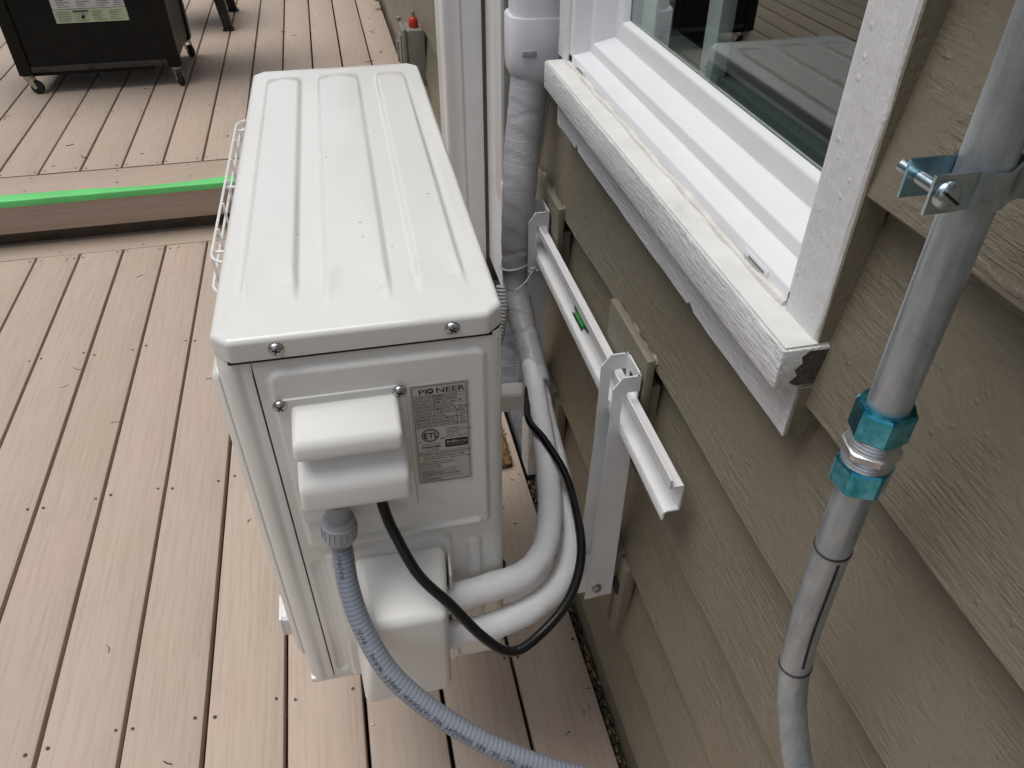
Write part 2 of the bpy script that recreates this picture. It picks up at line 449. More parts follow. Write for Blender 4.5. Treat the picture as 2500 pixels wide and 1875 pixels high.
GAP = .0068; PITCH = .145; X0 = -.5428       # gap centre k=0
def board_mesh(bm, length, w=PITCH-GAP, t=.025, r=.004, axis='y'):
    h = w/2
    prof = [(-h, -t), (h, -t), (h, -r), (h-r*.3, -r*.3), (h-r, 0), (-h+r, 0), (-h+r*.3, -r*.3), (-h, -r)]
    n = 24
    for k in range(1):
        prism(bm, prof if axis == 'y' else prof, axis, 0, length)
def fins(o): return o
# lower deck
bm = NB()
for y in (-1.0, -.41, .204, .816, 1.435, 2.05, 2.67): box(bm, -3.4, .30, y-.02, y+.02, -.17, -.0265)
box(bm, -3.4, .30, 2.70, 2.86, -.20, -.05)
lower = structure(fin(bm, 'lower_deck', 'joist'))
Y_A, Y_B = -1.3, 2.688
proto = None
def add_board(parent, xc, y0, y1, z, name='deck_board', mat='deck_long'):
    bm = NB(); h = (PITCH-GAP)/2; r = .005; t = .025
    prof = [(xc-h, z-t), (xc+h, z-t), (xc+h, z-r), (xc+h-r*.3, z-r*.3), (xc+h-r, z), (xc-h+r, z), (xc-h+r*.3, z-r*.3), (xc-h, z-r)]
    prism(bm, prof, 'y', y0, y1)
    return fin(bm, name, mat, parent, 30)
LX = []
for k in range(-17, 6):
    xc = X0+PITCH*(k+.5); LX.append(xc); add_board(lower, xc+random.uniform(-.0006, .0006), Y_A, Y_B, random.uniform(-.0006, .0006))
bm = NB(); box(bm, -3.4, .327, 2.6925, 2.832, -.025, 0, .003, 2)
fin(bm, 'border_board', 'deck_cross', lower)
# screws: two at every joist on each board
def screw_head(bm, x, y, z, r=.0040, seg=10):
    vs_ = [bm.verts.new((x+r*math.cos(2*math.pi*k/seg), y+r*math.sin(2*math.pi*k/seg), z)) for k in range(seg)]
    bm.faces.new(vs_)
    r2 = r*.55; v2 = [bm.verts.new((x+r2*math.cos(2*math.pi*k/seg), y+r2*math.sin(2*math.pi*k/seg), z+.0008)) for k in range(seg)]
    bm.faces.new(v2)
bm = NB()
for xc in LX:
    for y in (-.41, .204, .816, 1.435, 2.05, 2.667):
        for sgn in (-1, 1):
            screw_head(bm, xc+sgn*(.0565+random.uniform(-.004, .003)), y+random.uniform(-.010, .010), .0016, random.uniform(.0028, .0036))
for x in [-3+.28*i for i in range(12)]:
    for y in (2.715, 2.805): screw_head(bm, x+random.uniform(-.03, .03), y+random.uniform(-.006, .006), .0016, .0032)
o = fin(bm, 'screw_heads', 'deck_screw', lower, recalc=False); o['kind'] = 'stuff'
# upper deck
HU = .1834; XU = -.3962
bm = NB(); box(bm, -3.8, .30, 2.81, 2.85, .03, HU-.027); box(bm, -3.8, .30, 2.82, 2.86, -.15, .035)
for y in (3.0, 3.6, 4.2, 4.8, 5.4, 6.0, 6.6, 7.2): box(bm, -3.8, .30, y-.02, y+.02, -.02, HU-.0265)
upper = structure(fin(bm, 'upper_deck', 'joist'))
UX = []
for k in range(-23, 5):
    xc = XU+PITCH*(k+.5); UX.append(xc); add_board(upper, xc, 2.9865, 7.6, HU+random.uniform(-.0006, .0006))
bm = NB(); box(bm, -3.8, .327, 2.772, 2.981, HU-.026, HU, .004, 2)
fin(bm, 'border_board', 'deck_cross', upper)
bm = NB(); box(bm, -3.8, .327, 2.783, 2.808, .055, HU-.0275, .003, 2)
fin(bm, 'riser_board', 'deck_cross', upper)
bm = NB()
for xc in UX:
    for y in (3.005, 3.6, 4.2, 4.8, 5.4):
        for sgn in (-1, 1): screw_head(bm, xc+sgn*.056+random.uniform(-.004, .004), y+random.uniform(-.01, .01), HU+.0016, .0035)
for x in [-3.4+.255*i for i in range(14)]:
    for y in (2.85, 2.955): screw_head(bm, x+random.uniform(-.03, .03), y+random.uniform(-.008, .008), HU+.0008, .0036)
o = fin(bm, 'screw_heads', 'deck_screw', upper, recalc=False); o['kind'] = 'stuff'

# ================================================================== HOUSE
house = root('house', 'taupe lap sided house wall with white trimmed window and glazed door', 'house', (.36, .6, 0))
LAPS = [-.27, -.09, .088, .266, .431, .613, .800, .977, 1.158, 1.336, 1.514, 1.692, 1.870, 2.048, 2.226, 2.404, 2.582]
def siding(y0, y1, i):
    z0, z1 = LAPS[i], LAPS[i+1]+.022
    if i == len(LAPS)-2: z1 = LAPS[i+1]
    xb, xt = .3325, .3605; n = max(2, int((y1-y0)/.05)); bm = NB(); rows = []
    for k in range(n+1):
        y = y0+(y1-y0)*k/n
        w = .0010*math.sin(y*9+i*2.3)+.0008*math.sin(y*23+i)           # a little uneven along the lower edge
        dz = .0016*math.sin(y*5.1+i*1.7)+.0012*math.sin(y*17+i)
        rows.append([bm.verts.new(c) for c in ((xb+.012, y, z0+.001), (xb+w+.0014, y, z0+dz), (xb+w, y, z0+dz+.0018), (xt+w*.3-.002, y, z1), (xt+.006, y, z1))])
    for a, b in zip(rows, rows[1:]):
        for j in range(4): bm.faces.new((a[j], b[j], b[j+1], a[j+1]))
        bm.faces.new((a[4], b[4], b[0], a[0]))
    bm.faces.new(rows[0]); bm.faces.new(rows[-1][::-1])
    return fin(bm, 'siding_board', 'siding', house, 30)
WY0, WY1, WTOP = .410, 1.160, 2.10
for i in range(len(LAPS)-1):
    z0, z1 = LAPS[i], LAPS[i+1]
    if 1 <= 1: pass
    if z1 > .96 and z0 < WTOP-.05 and z0 > .9:
        siding(-1.6, WY0-.001, i); siding(WY1+.001, 1.272, i)
    else: siding(-1.6, 1.272, i)
    if z1 > .18: siding(2.452, 8.2, i)
# structural core behind the siding, with the two openings
bm = NB()
for a in ((-1.6, .452, -.8, 2.7), (1.118, 1.34, -.8, 2.7), (2.2, 8.2, -.8, 2.7), (.452, 1.118, -.8, 1.03), (.452, 1.118, 2.05, 2.7), (1.34, 2.2, 2.15, 2.7), (1.34, 2.2, -.8, .0)):
    box(bm, .3675, .50, a[0], a[1], a[2], a[3])
fin(bm, 'wall_core', 'wall_core', house)
bm = NB()
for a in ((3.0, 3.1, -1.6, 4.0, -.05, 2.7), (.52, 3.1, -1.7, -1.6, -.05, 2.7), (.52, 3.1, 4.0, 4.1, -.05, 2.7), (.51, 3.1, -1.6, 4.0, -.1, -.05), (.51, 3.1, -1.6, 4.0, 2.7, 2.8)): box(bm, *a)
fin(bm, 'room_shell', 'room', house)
# eave and roof above: out of view, added to shape the light
bm = NB(); box(bm, .16, .50, -3, 8.2, 2.62, 2.66); fin(bm, 'eave', 'soffit', house)
bm = NB(); hull(bm, [(.12, -3, 2.662), (3.2, -3, 2.662), (3.2, 8.2, 2.662), (.12, 8.2, 2.662), (.12, -3, 2.80), (3.2, -3, 4.2), (3.2, 8.2, 4.2), (.12, 8.2, 2.80)])
fin(bm, 'roof', 'roofing', house)
# ---- window
bm = NB(); box(bm, .301, .352, .406, 1.131, 1.000, 1.0375, .0022, 2)
for f in bm.faces:
    f.material_index = 0
win = fin(bm, 'window', 'rough_white', house)      # the projecting sill carries the window
win['label'] = 'white window with rough wooden sill and stepped vinyl frame'
bm = NB(); box(bm, .3035, .3515, .4085, 1.1285, 1.0376, 1.0392, .0005, 1); fin(bm, 'sill_top', 'sill_top', win)
# sill end, bare wood
bm = NB(); prism(bm, [(.3195, 1.0020), (.3420, 1.0020), (.3420, 1.0345), (.3245, 1.0352), (.3180, 1.0300), (.3205, 1.0240), (.3150, 1.0180), (.3185, 1.0120), (.3130, 1.0060)], 'y', .4056, .4070)
fin(bm, 'sill_end', 'raw_wood', win)
# apron with a torn lower edge
def apron():
    bm = NB(); n = 240; rows = []
    y0, y1 = .407, 1.125
    for k in range(n+1):
        y = y0+(y1-y0)*k/n
        zb_ = .9455+.0005*math.sin(y*31)+.0003*math.sin(y*77)
        for c, w, h in ((.607, .012, .006), (1.022, .010, .008)):
            d = abs(y-c); zb_ += h*max(0, 1-d/w) if y < c else h*max(0, 1-d/(w*.35))
        rows.append([bm.verts.new(c) for c in ((.323, y, zb_), (.3225, y, .9995), (.352, y, .9995), (.352, y, zb_+.001))])
    for a, b in zip(rows, rows[1:]):
        for j in range(4): bm.faces.new((a[j], b[j], b[(j+1) % 4], a[(j+1) % 4]))
    bm.faces.new(rows[0]); bm.faces.new(rows[-1][::-1])
    return fin(bm, 'apron', 'rough_white', win)
apron()
# taupe overpaint on the near end of the apron
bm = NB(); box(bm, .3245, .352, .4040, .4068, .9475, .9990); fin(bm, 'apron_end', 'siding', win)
def casing(y0, y1):
    bm = NB(); n = 60; rows = []
    for k in range(n+1):
        z = 1.0393+(WTOP-1.0393)*k/n; w = .0012*math.sin(z*40)+.0008*math.sin(z*91+1)
        e0 = y0+(w if y0 < .8 else 0); e1 = y1+(w if y0 > .8 else 0)
        rows.append([bm.verts.new(c) for c in ((.352, e0+.001, z), (.3315, e0, z), (.3292, e0+.0025, z), (.3288, e1-.0025, z), (.331, e1, z), (.352, e1, z))])
    for a, b in zip(rows, rows[1:]):
        for j in range(6): bm.faces.new((a[j], b[j], b[(j+1) % 6], a[(j+1) % 6]))
    bm.faces.new(rows[0]); bm.faces.new(rows[-1][::-1])
    return fin(bm, 'casing', 'rough_white_v', win)
casing(.411, .459); casing(1.111, 1.158)
bm = NB(); box(bm, .3305, .352, .4085, .4112, 1.040, WTOP-.01); fin(bm, 'casing_edge', 'siding', win)  # taupe sheet puts the shade on the casing's near side into colour
bm = NB(); box(bm, .3285, .352, .400, 1.17, WTOP, WTOP+.06, .003); fin(bm, 'head_casing', 'rough_white', win)
# caulk bead between sill and frame
cp = [Vector((.3305+.0008*math.sin(y*31)+.0006*math.sin(y*83), y, 1.0395+.0006*math.sin(y*57))) for y in [.462+.0088*i for i in range(74)]]
bm = NB(); tube(bm, cp, .005, 8, True, lambda s, a: .0028+.0012*abs(math.sin(s*19+1.3))+.0006*math.sin(s*70)); fin(bm, 'caulk_bead', 'caulk', win)
# stepped vinyl frame (same section on the sill, both jambs and the head), profile: depth x, height above the opening edge
PF = [(.3335, -.004), (.3335, .0130), (.3345, .0146), (.3566, .0205), (.3570, .0328), (.3582, .0346), (.3846, .0440), (.3850, .0655), (.3862, .0680), (.3945, .0715), (.3952, .060), (.445, .060), (.445, -.004)]
FZ0 = 1.0385
def frame_bar(kind):
    bm = NB()
    a, b = .459, 1.111
    if kind == 'sill': pf = [(x, FZ0+h) for x, h in PF]; prism(bm, pf, 'y', a-.003, b+.003)
    if kind == 'head': pf = [(x, WTOP-.03-h) for x, h in PF]; prism(bm, pf, 'y', a-.003, b+.003)
    if kind == 'near': pf = [(x, a-.001+h*.55) for x, h in PF]; prism(bm, pf, 'z', FZ0-.002, WTOP-.02)
    if kind == 'far': pf = [(x, b+.001-h) for x, h in PF]; prism(bm, pf, 'z', FZ0-.002, WTOP-.02)
    bmesh.ops.bevel(bm, geom=list(bm.edges), offset=.0006, segments=1, affect='EDGES')
    return fin(bm, 'vinyl_frame', 'vinyl', win, 25)
for k in ('sill', 'near', 'far', 'head'): frame_bar(k)
# weep slots
for y in (.52, 1.055):
    bm = NB(); box(bm, .3322, .334, y-.022, y+.022, 1.0415, 1.0495, .0012); fin(bm, 'weep_cover', 'vinyl', win)
    bm = NB(); box(bm, .3318, .3330, y-.016, y+.012, 1.0440, 1.0462); fin(bm, 'weep_slot', 'sash_green', win)
bm = NB(); box(bm, .3950, .3985, .466, 1.10, FZ0+.0605, WTOP-.085); fin(bm, 'pane', 'window_glass', win)
# inner sash: bottom rail and meeting stile seen through the glass
bm = NB(); box(bm, .4150, .440, .470, 1.06, FZ0+.0605, FZ0+.070, .001); box(bm, .4040, .4075, .470, 1.06, FZ0+.0605, FZ0+.064, .0005); fin(bm, 'sash_rail', 'sash_green', win)
bm = NB(); box(bm, .406, .424, .806, .838, FZ0+.0605, WTOP-.06, .002); fin(bm, 'meeting_stile', 'vinyl', win)
bm = NB(); box(bm, .406, .432, .985, 1.03, FZ0+.0605, WTOP-.06, .002); fin(bm, 'sash_stile', 'vinyl', win)
# ---- door
bm = NB()
DY0, DY1 = 1.345, 2.2
box(bm, .4168, .4600, 1.98, 2.2035, .095, 2.08)                     # far stile
box(bm, .4175, .4600, DY0, 1.50, .095, 2.08)
box(bm, .4175, .4600, 1.5002, 1.9798, .095, .44); box(bm, .4175, .4600, 1.5002, 1.9798, 1.95, 2.08)
door = fin(bm, 'door', 'door_white', house)
door['label'] = 'white door with tall glass pane behind the heat pump'
bm = NB()
for a, b in ((.0, .010), (.014, .006)):
    box(bm, .4175-b, .4172, 1.955+a, 2.035-a*1.4, .40+a, 2.0, .002)
for a, b in ((.0, .010), (.014, .006)):
    box(bm, .4170-b, .4168, 1.44+a, 1.9545-a, .40+a, .470-a, .002)
fin(bm, 'lite_frame', 'door_white', door)
bm = NB(); box(bm, .4300, .4340, 1.5, 1.981, .44, 1.95); fin(bm, 'glass', 'window_glass', door)
bm = NB(); box(bm, .442, .450, 1.5, 1.98, .72, .74); fin(bm, 'glazing_bar', 'vinyl', door)
bm = NB()
prism(bm, [(.300, 2.200), (.304, 2.196), (.345, 2.196), (.346, 2.204), (.352, 2.204), (.353, 2.196), (.405, 2.196), (.406, 2.205), (.4165, 2.205), (.4165, 2.26), (.36, 2.26), (.36, 2.275), (.300, 2.262)], 'z', .03, 2.15)
bmesh.ops.bevel(bm, geom=list(bm.edges), offset=.0012, segments=1, affect='EDGES')
fin(bm, 'door_jamb', 'door_white', house)
bm = NB(); box(bm, .312, .36, 2.2765, 2.452, .03, 2.25, .003); fin(bm, 'door_casing', 'door_white', house)
bm = NB(); box(bm, .326, .36, 1.274, 1.338, .012, 2.25, .003); fin(bm, 'door_casing', 'rough_white_v', house)
bm = NB(); box(bm, .3605, .4165, 1.3382, 1.344, .03, 2.15); fin(bm, 'door_jamb', 'door_white', house)
# tiled threshold
bm = NB(); box(bm, .334, .416, 1.339, 2.196, -.02, .0305); thr = fin(bm, 'threshold', 'grout', house)
y = 1.342; ty = []
while y < 2.19:
    y2 = min(y+.172, 2.195); bm = NB(); box(bm, .3305, .4162, y, y2, -.01, .0335, .001); fin(bm, 'tile', 'tile', thr); y = y2+.0045
# mounting blocks behind the bracket
def block(y0, y1, zt):
    bm = NB(); box(bm, .3212, .3325, y0, y1, zt-.15, zt, .002); box(bm, .3327, .345, y0+.004, y1-.004, zt-.15, zt-.045)
    o = fin(bm, 'mounting_block', 'siding_block', house)
    cp = [Vector((.335, y0+.0+i*.01, zt-.008+.003*math.sin(i*1.9))) for i in range(int((y1-y0)/.01))]
    bm = NB(); tube(bm, cp, .006, 7, True, lambda s, a: .005+.002*math.sin(s*90)); fin(bm, 'caulk_bead', 'siding', o)
block(.680, .824, .817); block(1.090, 1.268, .8175)
def lowblock(y0):
    bm = NB(); box(bm, .318, .339, y0, y0+.15, .265, .440, .002); o = fin(bm, 'mounting_block', 'siding_block', house)
    bm = NB(); hull(bm, [(.322, y0-.030, .262), (.340, y0-.030, .262), (.340, y0-.004, .262), (.322, y0-.004, .262), (.326, y0-.030, .432), (.344, y0-.030, .432), (.344, y0-.004, .432), (.326, y0-.004, .432)], .001); fin(bm, 'batten', 'siding_block', house)
lowblock(.690); lowblock(1.08)

# ================================================================== HEAT PUMP OUTDOOR UNIT
XL, YN, ZB, YAW = -.1341, .5541, .4825, -.0157
unit = root('heat_pump', 'off-white heat pump outdoor unit hung on the wall bracket above the deck', 'heat pump', (XL, YN, ZB), YAW, local=True)
UW_, UD, UH = .2505, .706, .505         # local x width, y length, z height of the cabinet
# lid
def lid():
    bm = NB(); x0, x1, y0, y1 = 0.0, .2505, -.0055, .7085; r = .0060; ch = .0115; top = .5275; bot = .5058
    xi0, xi1, yi0, yi1 = x0+r, x1-r, y0+r, y1-r
    ys = []
    def add(a, b, n):
        for k in range(n): ys.append(a+(b-a)*k/n)
    add(yi0, yi0+ch, 6); add(yi0+ch, .10, 44); add(.10, .60, 90); add(.60, yi1-ch, 44); add(yi1-ch, yi1, 6); ys.append(yi1)
    NX = 150
    bands = [(.0215, .0745, .034, .672), (.0950, .1580, .022, .672), (.1790, .2265, .028, .668)]
    def H(x, y):
        h = 0
        for a, b, e0, e1 in bands:
            m = sm(a, a+.0060, x)*(1-sm(b-.0060, b, x))
            # ends fade out, a little pointed at the near end
            t = abs((x-(a+b)/2)/((b-a)/2))
            m *= sm(e0+.0*t, e0+.095-.055*t*t, y)*(1-sm(e1-.035-.03*t*t, e1, y)); h = max(h, m)
        crown = .0016*(1-((x-.125)/.125)**2)
        dent = .0005*math.sin(x*41+y*7)*math.sin(y*13+1)
        return .0054*h+crown+dent
    grid = []
    for y in ys:
        c = max(0, ch-(y-yi0), ch-(yi1-y)); a, b = xi0+c, xi1-c
        row = []
        for k in range(NX+1):
            x = a+(b-a)*k/NX
            edge = sm(0, .012, min(x-a, b-x))*sm(0, .012, min(y-yi0, yi1-y)) if True else 1
            row.append(bm.verts.new((x, y, top+H(x, y)*edge)))
        grid.append(row)
    for i in range(len(ys)-1):
        for k in range(NX): bm.faces.new((grid[i][k], grid[i][k+1], grid[i+1][k+1], grid[i+1][k]))
    loop = grid[0][:]+[g[-1] for g in grid[1:]]+grid[-1][-2::-1]+[g[0] for g in grid[-2:0:-1]]
    n = len(loop); P = [v.co.copy() for v in loop]; nor = []
    for i in range(n):
        a = Vector(((P[i]-P[i-1]).x, (P[i]-P[i-1]).y)); b = Vector(((P[(i+1) % n]-P[i]).x, (P[(i+1) % n]-P[i]).y))
        # smooth the corner normals over a few vertices
        t = a.normalized()+b.normalized(); t.normalize(); nor.append(Vector((t.y, -t.x)))
    nor2 = []
    for i in range(n):
        s = Vector((0, 0))
        for d in range(-3, 4): s += nor[(i+d) % n]*(4-abs(d)) if (P[(i+d) % n]-P[i]).length < .012 else nor[i]*0
        nor2.append(s.normalized())
    prev = loop
    for k in range(1, 7):
        th = math.pi/2*k/6
        cur = [bm.verts.new((P[i].x+nor2[i].x*r*math.sin(th), P[i].y+nor2[i].y*r*math.sin(th), top-r*(1-math.cos(th)))) for i in range(n)]
        for i in range(n): bm.faces.new((prev[i], prev[(i+1) % n], cur[(i+1) % n], cur[i]))
        prev = cur
    cur = [bm.verts.new((v.co.x, v.co.y, bot)) for v in prev]
    for i in range(n): bm.faces.new((prev[i], prev[(i+1) % n], cur[(i+1) % n], cur[i]))
    prev = cur
    cur = [bm.verts.new((P[i].x, P[i].y, bot+.001)) for i in range(n)]
    for i in range(n): bm.faces.new((prev[i], prev[(i+1) % n], cur[(i+1) % n], cur[i]))
    return fin(bm, 'lid', 'unit_white', unit, 50)
lid()
# chassis: front wrap (fan side), near corner strip, back wrap
def wrap():
    bm = NB()
    # plan polygon of the front panel: from the seam on the near side round the front corner and along the front
    prof = [(.0285, .0012), (.0285, -.0020), (.0235, -.0026), (.0215, -.0010), (.0185, -.0010), (.0165, -.0026), (.0120, -.0022), (.0062, .0004), (.0018, .0050), (-.0012, .0115), (-.0025, .020), (-.0025, .690), (.004, .704), (.020, .7065), (.024, .7065), (.024, .700), (.008, .692), (.003, .684), (.003, .022), (.008, .008), (.014, .004)]
    rings = []
    for z in [0.0, .004, .02, .485, .499, .5035, .5055]:
        s = 0 if z < .49 else .0018*sm(.49, .5055, z)
        rings.append([bm.verts.new((x+s*(1 if x < .1 else -1)*(.9), y+s*(1 if y < .3 else -1), z+(.0 if z > .002 else 0))) for x, y in prof])
    n = len(prof)
    for a, b in zip(rings, rings[1:]):
        for i in range(n): bm.faces.new((a[i], a[(i+1) % n], b[(i+1) % n], b[i]))
    bm.faces.new(rings[0][::-1]); bm.faces.new(rings[-1])
    return fin(bm, 'front_panel', 'unit_side', unit, 50)
fp = wrap()
bm = NB(); hull(bm, [(-.0115, .0215, .045), (-.001, .0085, .032), (-.001, .699, .032), (-.0115, .686, .045), (-.0115, .0215, .474), (-.001, .0085, .488), (-.001, .699, .488), (-.0115, .686, .474)], .005, 4); fin(bm, 'front_bulge', 'unit_side', unit, 60)
def side_panel():
    bm = NB(); x0, x1 = .0302, .2360; NX, NZ = 150, 250; rows = []
    def H(x, z):
        h = 0
        h += .0050*rrect(x, z, .0385, .2345, .2490, .4930, .013, .0055)
        h += .0042*rrect(x, z, .0520, .1915, -.05, .2450, .012, .0050)
        h += .0042*rrect(x, z, .2045, .2245, .070, .2310, .0099, .006)
        h -= .0036*rrect(x, z, .0345, .0500, .0100, .2300, .0075, .005)
        h += .0038*rrect(x, z, .0700, .2250, .2565, .2670, .0050, .004)*(1-0)
        return h
    for j in range(NZ+1):
        z = .5040*j/NZ
        tz = .0016*sm(.494, .504, z)
        row = []
        for i in range(NX+1):
            x = x0+(x1-x0)*i/NX
            row.append(bm.verts.new((x, -.0022+tz*.9-H(x, z), z)))
        # round the back corner
        for k in range(1, 7):
            th = math.pi/2*k/6; row.append(bm.verts.new((x1+.0135*math.sin(th), -.0022+tz*.9+.0135*(1-math.cos(th)), z)))
        row.append(bm.verts.new((x1+.0135, .060, z)))
        rows.append(row)
    m = len(rows[0])
    for a, b in zip(rows, rows[1:]):
        for i in range(m-1): bm.faces.new((a[i], a[i+1], b[i+1], b[i]))
    # return edge at the seam and bottom lip
    e = [bm.verts.new((x0, .004, r[0].co.z)) for r in rows]
    for i in range(len(rows)-1): bm.faces.new((rows[i][0], rows[i+1][0], e[i+1], e[i]))
    lo = [bm.verts.new((v.co.x, v.co.y+.004, 0)) for v in rows[0]]
    for i in range(m-1): bm.faces.new((rows[0][i], rows[0][i+1], lo[i+1], lo[i]))
    return fin(bm, 'side_panel', 'unit_side', unit, 60)
side_panel()
# inner body (dark seam gaps), coil and rear
bm = NB(); box(bm, .006, .2460, .006, .700, .012, .5045); fin(bm, 'inner_body', 'rubber', unit)
bm = NB(); box(bm, .012, .2390, -.0040, .010, .5026, .5057); fin(bm, 'seam_gasket', 'rubber', unit)  # dark strip stands in for the shadow line under the lid
bm = NB(); box(bm, .2462, .2490, .062, .698, .02, .50); fin(bm, 'rear_coil', 'rubber', unit)
bm = NB()
for i in range(24): box(bm, .2490, .2510, .07+i*.0265, .0718+i*.0265, .02, .50)
for i in range(12): box(bm, .2512, .2528, .066, .70, .03+i*.042, .0318+i*.042)
fin(bm, 'rear_guard', 'rubber', unit)
bm = NB(); box(bm, -.001, .2500, -.0005, .7055, -.012, -.0008, .004); fin(bm, 'base_pan', 'unit_side', unit)
for y in (.128, .55):
    for x0, x1 in ((-.030, .03), (.215, .279)):
        bm = NB(); box(bm, x0, x1, y-.018, y+.018, -.0165, -.0122, .0015); fin(bm, 'foot', 'unit_side', unit)
        bm = NB(); lathe(bm, [(0, .011), (.004, .013), (.012, .013), (.014, .011)], ((x0 if x0 < 0 else x1-.0)+(.016 if x0 < 0 else -.016), y, -.0122), (0, 0, 1), 14); fin(bm, 'foot_grommet', 'rubber', unit)
# fan opening with fan
bm = NB(); lathe(bm, [(0, .196), (.0015, .200), (.0016, .185)], (-.0116, .40, .255), (-1, 0, 0), 40, closed_ends=False); fin(bm, 'fan_ring', 'unit_side', unit)
bm = NB(); lathe(bm, [(0, .183), (.0006, .183)], (-.0116, .40, .255), (-1, 0, 0), 40); fin(bm, 'fan_opening', 'rubber', unit)
bm = NB(); lathe(bm, [(0, .045), (.003, .044), (.005, .030)], (-.0124, .40, .255), (-1, 0, 0), 24)
for k in range(3):
    a0 = k*2*math.pi/3; pts = []
    for s in range(9):
        a = a0+s*.11
        for rr, dx in ((.040, .0045-.0004*s), (.172, .0052-.0005*s)): pts.append(bm.verts.new((-.0124-dx, .40+rr*math.cos(a), .255+rr*math.sin(a))))
    for s in range(8): bm.faces.new((pts[2*s], pts[2*s+1], pts[2*s+3], pts[2*s+2]))
fin(bm, 'fan', 'black_plastic', unit)
# wire fan guard
def guard():
    bm = NB(); w = .0016
    zs = [.486-.0205*i for i in range(23)]
    for i, z in enumerate(zs):
        L, Rr = (.150, .672) if 2 <= i <= 20 else ((.175, .648) if 1 <= i <= 21 else (.205, .618))
        path = spline([(-.0035, L-.004, z), (-.018, L+.002, z), (-.025, L+.014, z), (-.0262, L+.04, z), (-.0262, .4, z), (-.0262, Rr-.04, z), (-.025, Rr-.014, z), (-.018, Rr-.002, z), (-.0035, Rr+.004, z)], 4)
        tube(bm, path, w, 7)
    for y in [.212+.066*i for i in range(7)]:
        tube(bm, [(-.0236, y, .4875), (-.0236, y, .26), (-.0236, y, .0335)], w, 7)
    for y in (.235, .40, .59):
        tube(bm, [(-.004, y, .482), (-.0270, y, .482)], w, 7)
    return fin(bm, 'fan_guard', 'bracket_white', unit)
guard()
# screws
def pan_screw(parent, x, y, z, r=.0073, nrm=(0, -1, 0), rot=.3, mat='screw_steel', h=.0042):
    bm = NB(); o = Vector((x, y, z)); n = Vector(nrm)
    lathe(bm, [(0, r*1.12), (h*.12, r*1.12), (h*.16, r*.97), (h*.5, r*.90), (h*.82, r*.66), (h, r*.30), (h*1.01, r*.02)], o, n, 20)
    ob = fin(bm, 'screw', mat, parent)
    bm = NB(); q = n.orthogonal().normalized(); p_ = n.cross(q)
    for k in range(2):
        a = rot+k*math.pi/2; d = q*math.cos(a)+p_*math.sin(a); e = n.cross(d)
        c = o+n*h*.86
        pts = [c-d*r*.50-e*r*.10, c+d*r*.50-e*r*.10, c+d*r*.50+e*r*.10, c-d*r*.50+e*r*.10]
        vs_ = [bm.verts.new(p+n*h*.02) for p in pts]+[bm.verts.new(p+n*h*.22) for p in pts]
        for f in ((0, 1, 2, 3), (4, 5, 6, 7), (0, 1, 5, 4), (1, 2, 6, 5), (2, 3, 7, 6), (3, 0, 4, 7)): bm.faces.new([vs_[i] for i in f])
    fin(bm, 'cross_slot', 'ink', ob)
    return ob
pan_screw(unit, .0537, -.0055, .5155, .0062, rot=.5); pan_screw(unit, .2031, -.0055, .5160, .0062, rot=.2)
# terminal cover
bm = NB(); yb = -.0074
prism(bm, [(x, z) for x, z in ((.0425, .3000), (.0425, .4560), (.0500, .4626), (.1500, .4626), (.1570, .4560), (.1575, .3060), (.152, .3000))], 'y', yb, yb-.0024, .0008, 1)
tc = fin(bm, 'terminal_cover', 'unit_plastic', unit)
def hood(x0, x1, x0b, prof, bev):
    bm = NB(); d0 = yb-.0010
    A = [bm.verts.new((x0 if i < 2 else x0b, d0-d, z)) for i, (d, z) in enumerate(prof)]
    B = [bm.verts.new((x1, d0-d, z)) for d, z in prof]
    n = len(prof); bm.faces.new(A); bm.faces.new(B[::-1])
    for i in range(n): bm.faces.new((A[i], A[(i+1) % n], B[(i+1) % n], B[i]))
    bmesh.ops.bevel(bm, geom=[e for e in bm.edges], offset=bev, segments=5, profile=.5, affect='EDGES')
    return fin(bm, 'hood', 'unit_plastic', tc, 60)
hood(.0555, .1500, .0525, [(-.004, .4545), (.004, .4545), (.0355, .4360), (.0385, .4180), (-.004, .4080)], .0058)
hood(.0540, .1520, .0500, [(-.004, .4200), (.012, .4180), (.0430, .3880), (.0460, .3600), (-.004, .3420)], .0064)
pan_screw(unit, .0464, yb-.0024, .4566, .0061, rot=.1); pan_screw(unit, .1516, yb-.0024, .4566, .0061, rot=.6)
# valve cover
bm = NB()
hull(bm, [(.0640, -.004, .066), (.1780, -.004, .066), (.1705, -.0850, .062), (.0715, -.0850, .062),
          (.0810, -.004, .2300), (.1815, -.004, .2300), (.1735, -.0850, .2090), (.0930, -.0850, .2090)], .0085, 5)
vc = fin(bm, 'valve_cover', 'unit_plastic', unit, 60)
bm = NB(); hull(bm, [(.1790, -.004, .040), (.1822, -.004, .040), (.1802, -.034, .040), (.1770, -.034, .040), (.1835, -.004, .2130), (.1865, -.004, .2130), (.1845, -.034, .2080), (.1812, -.034, .2080)], .001); fin(bm, 'flange', 'unit_plastic', vc)
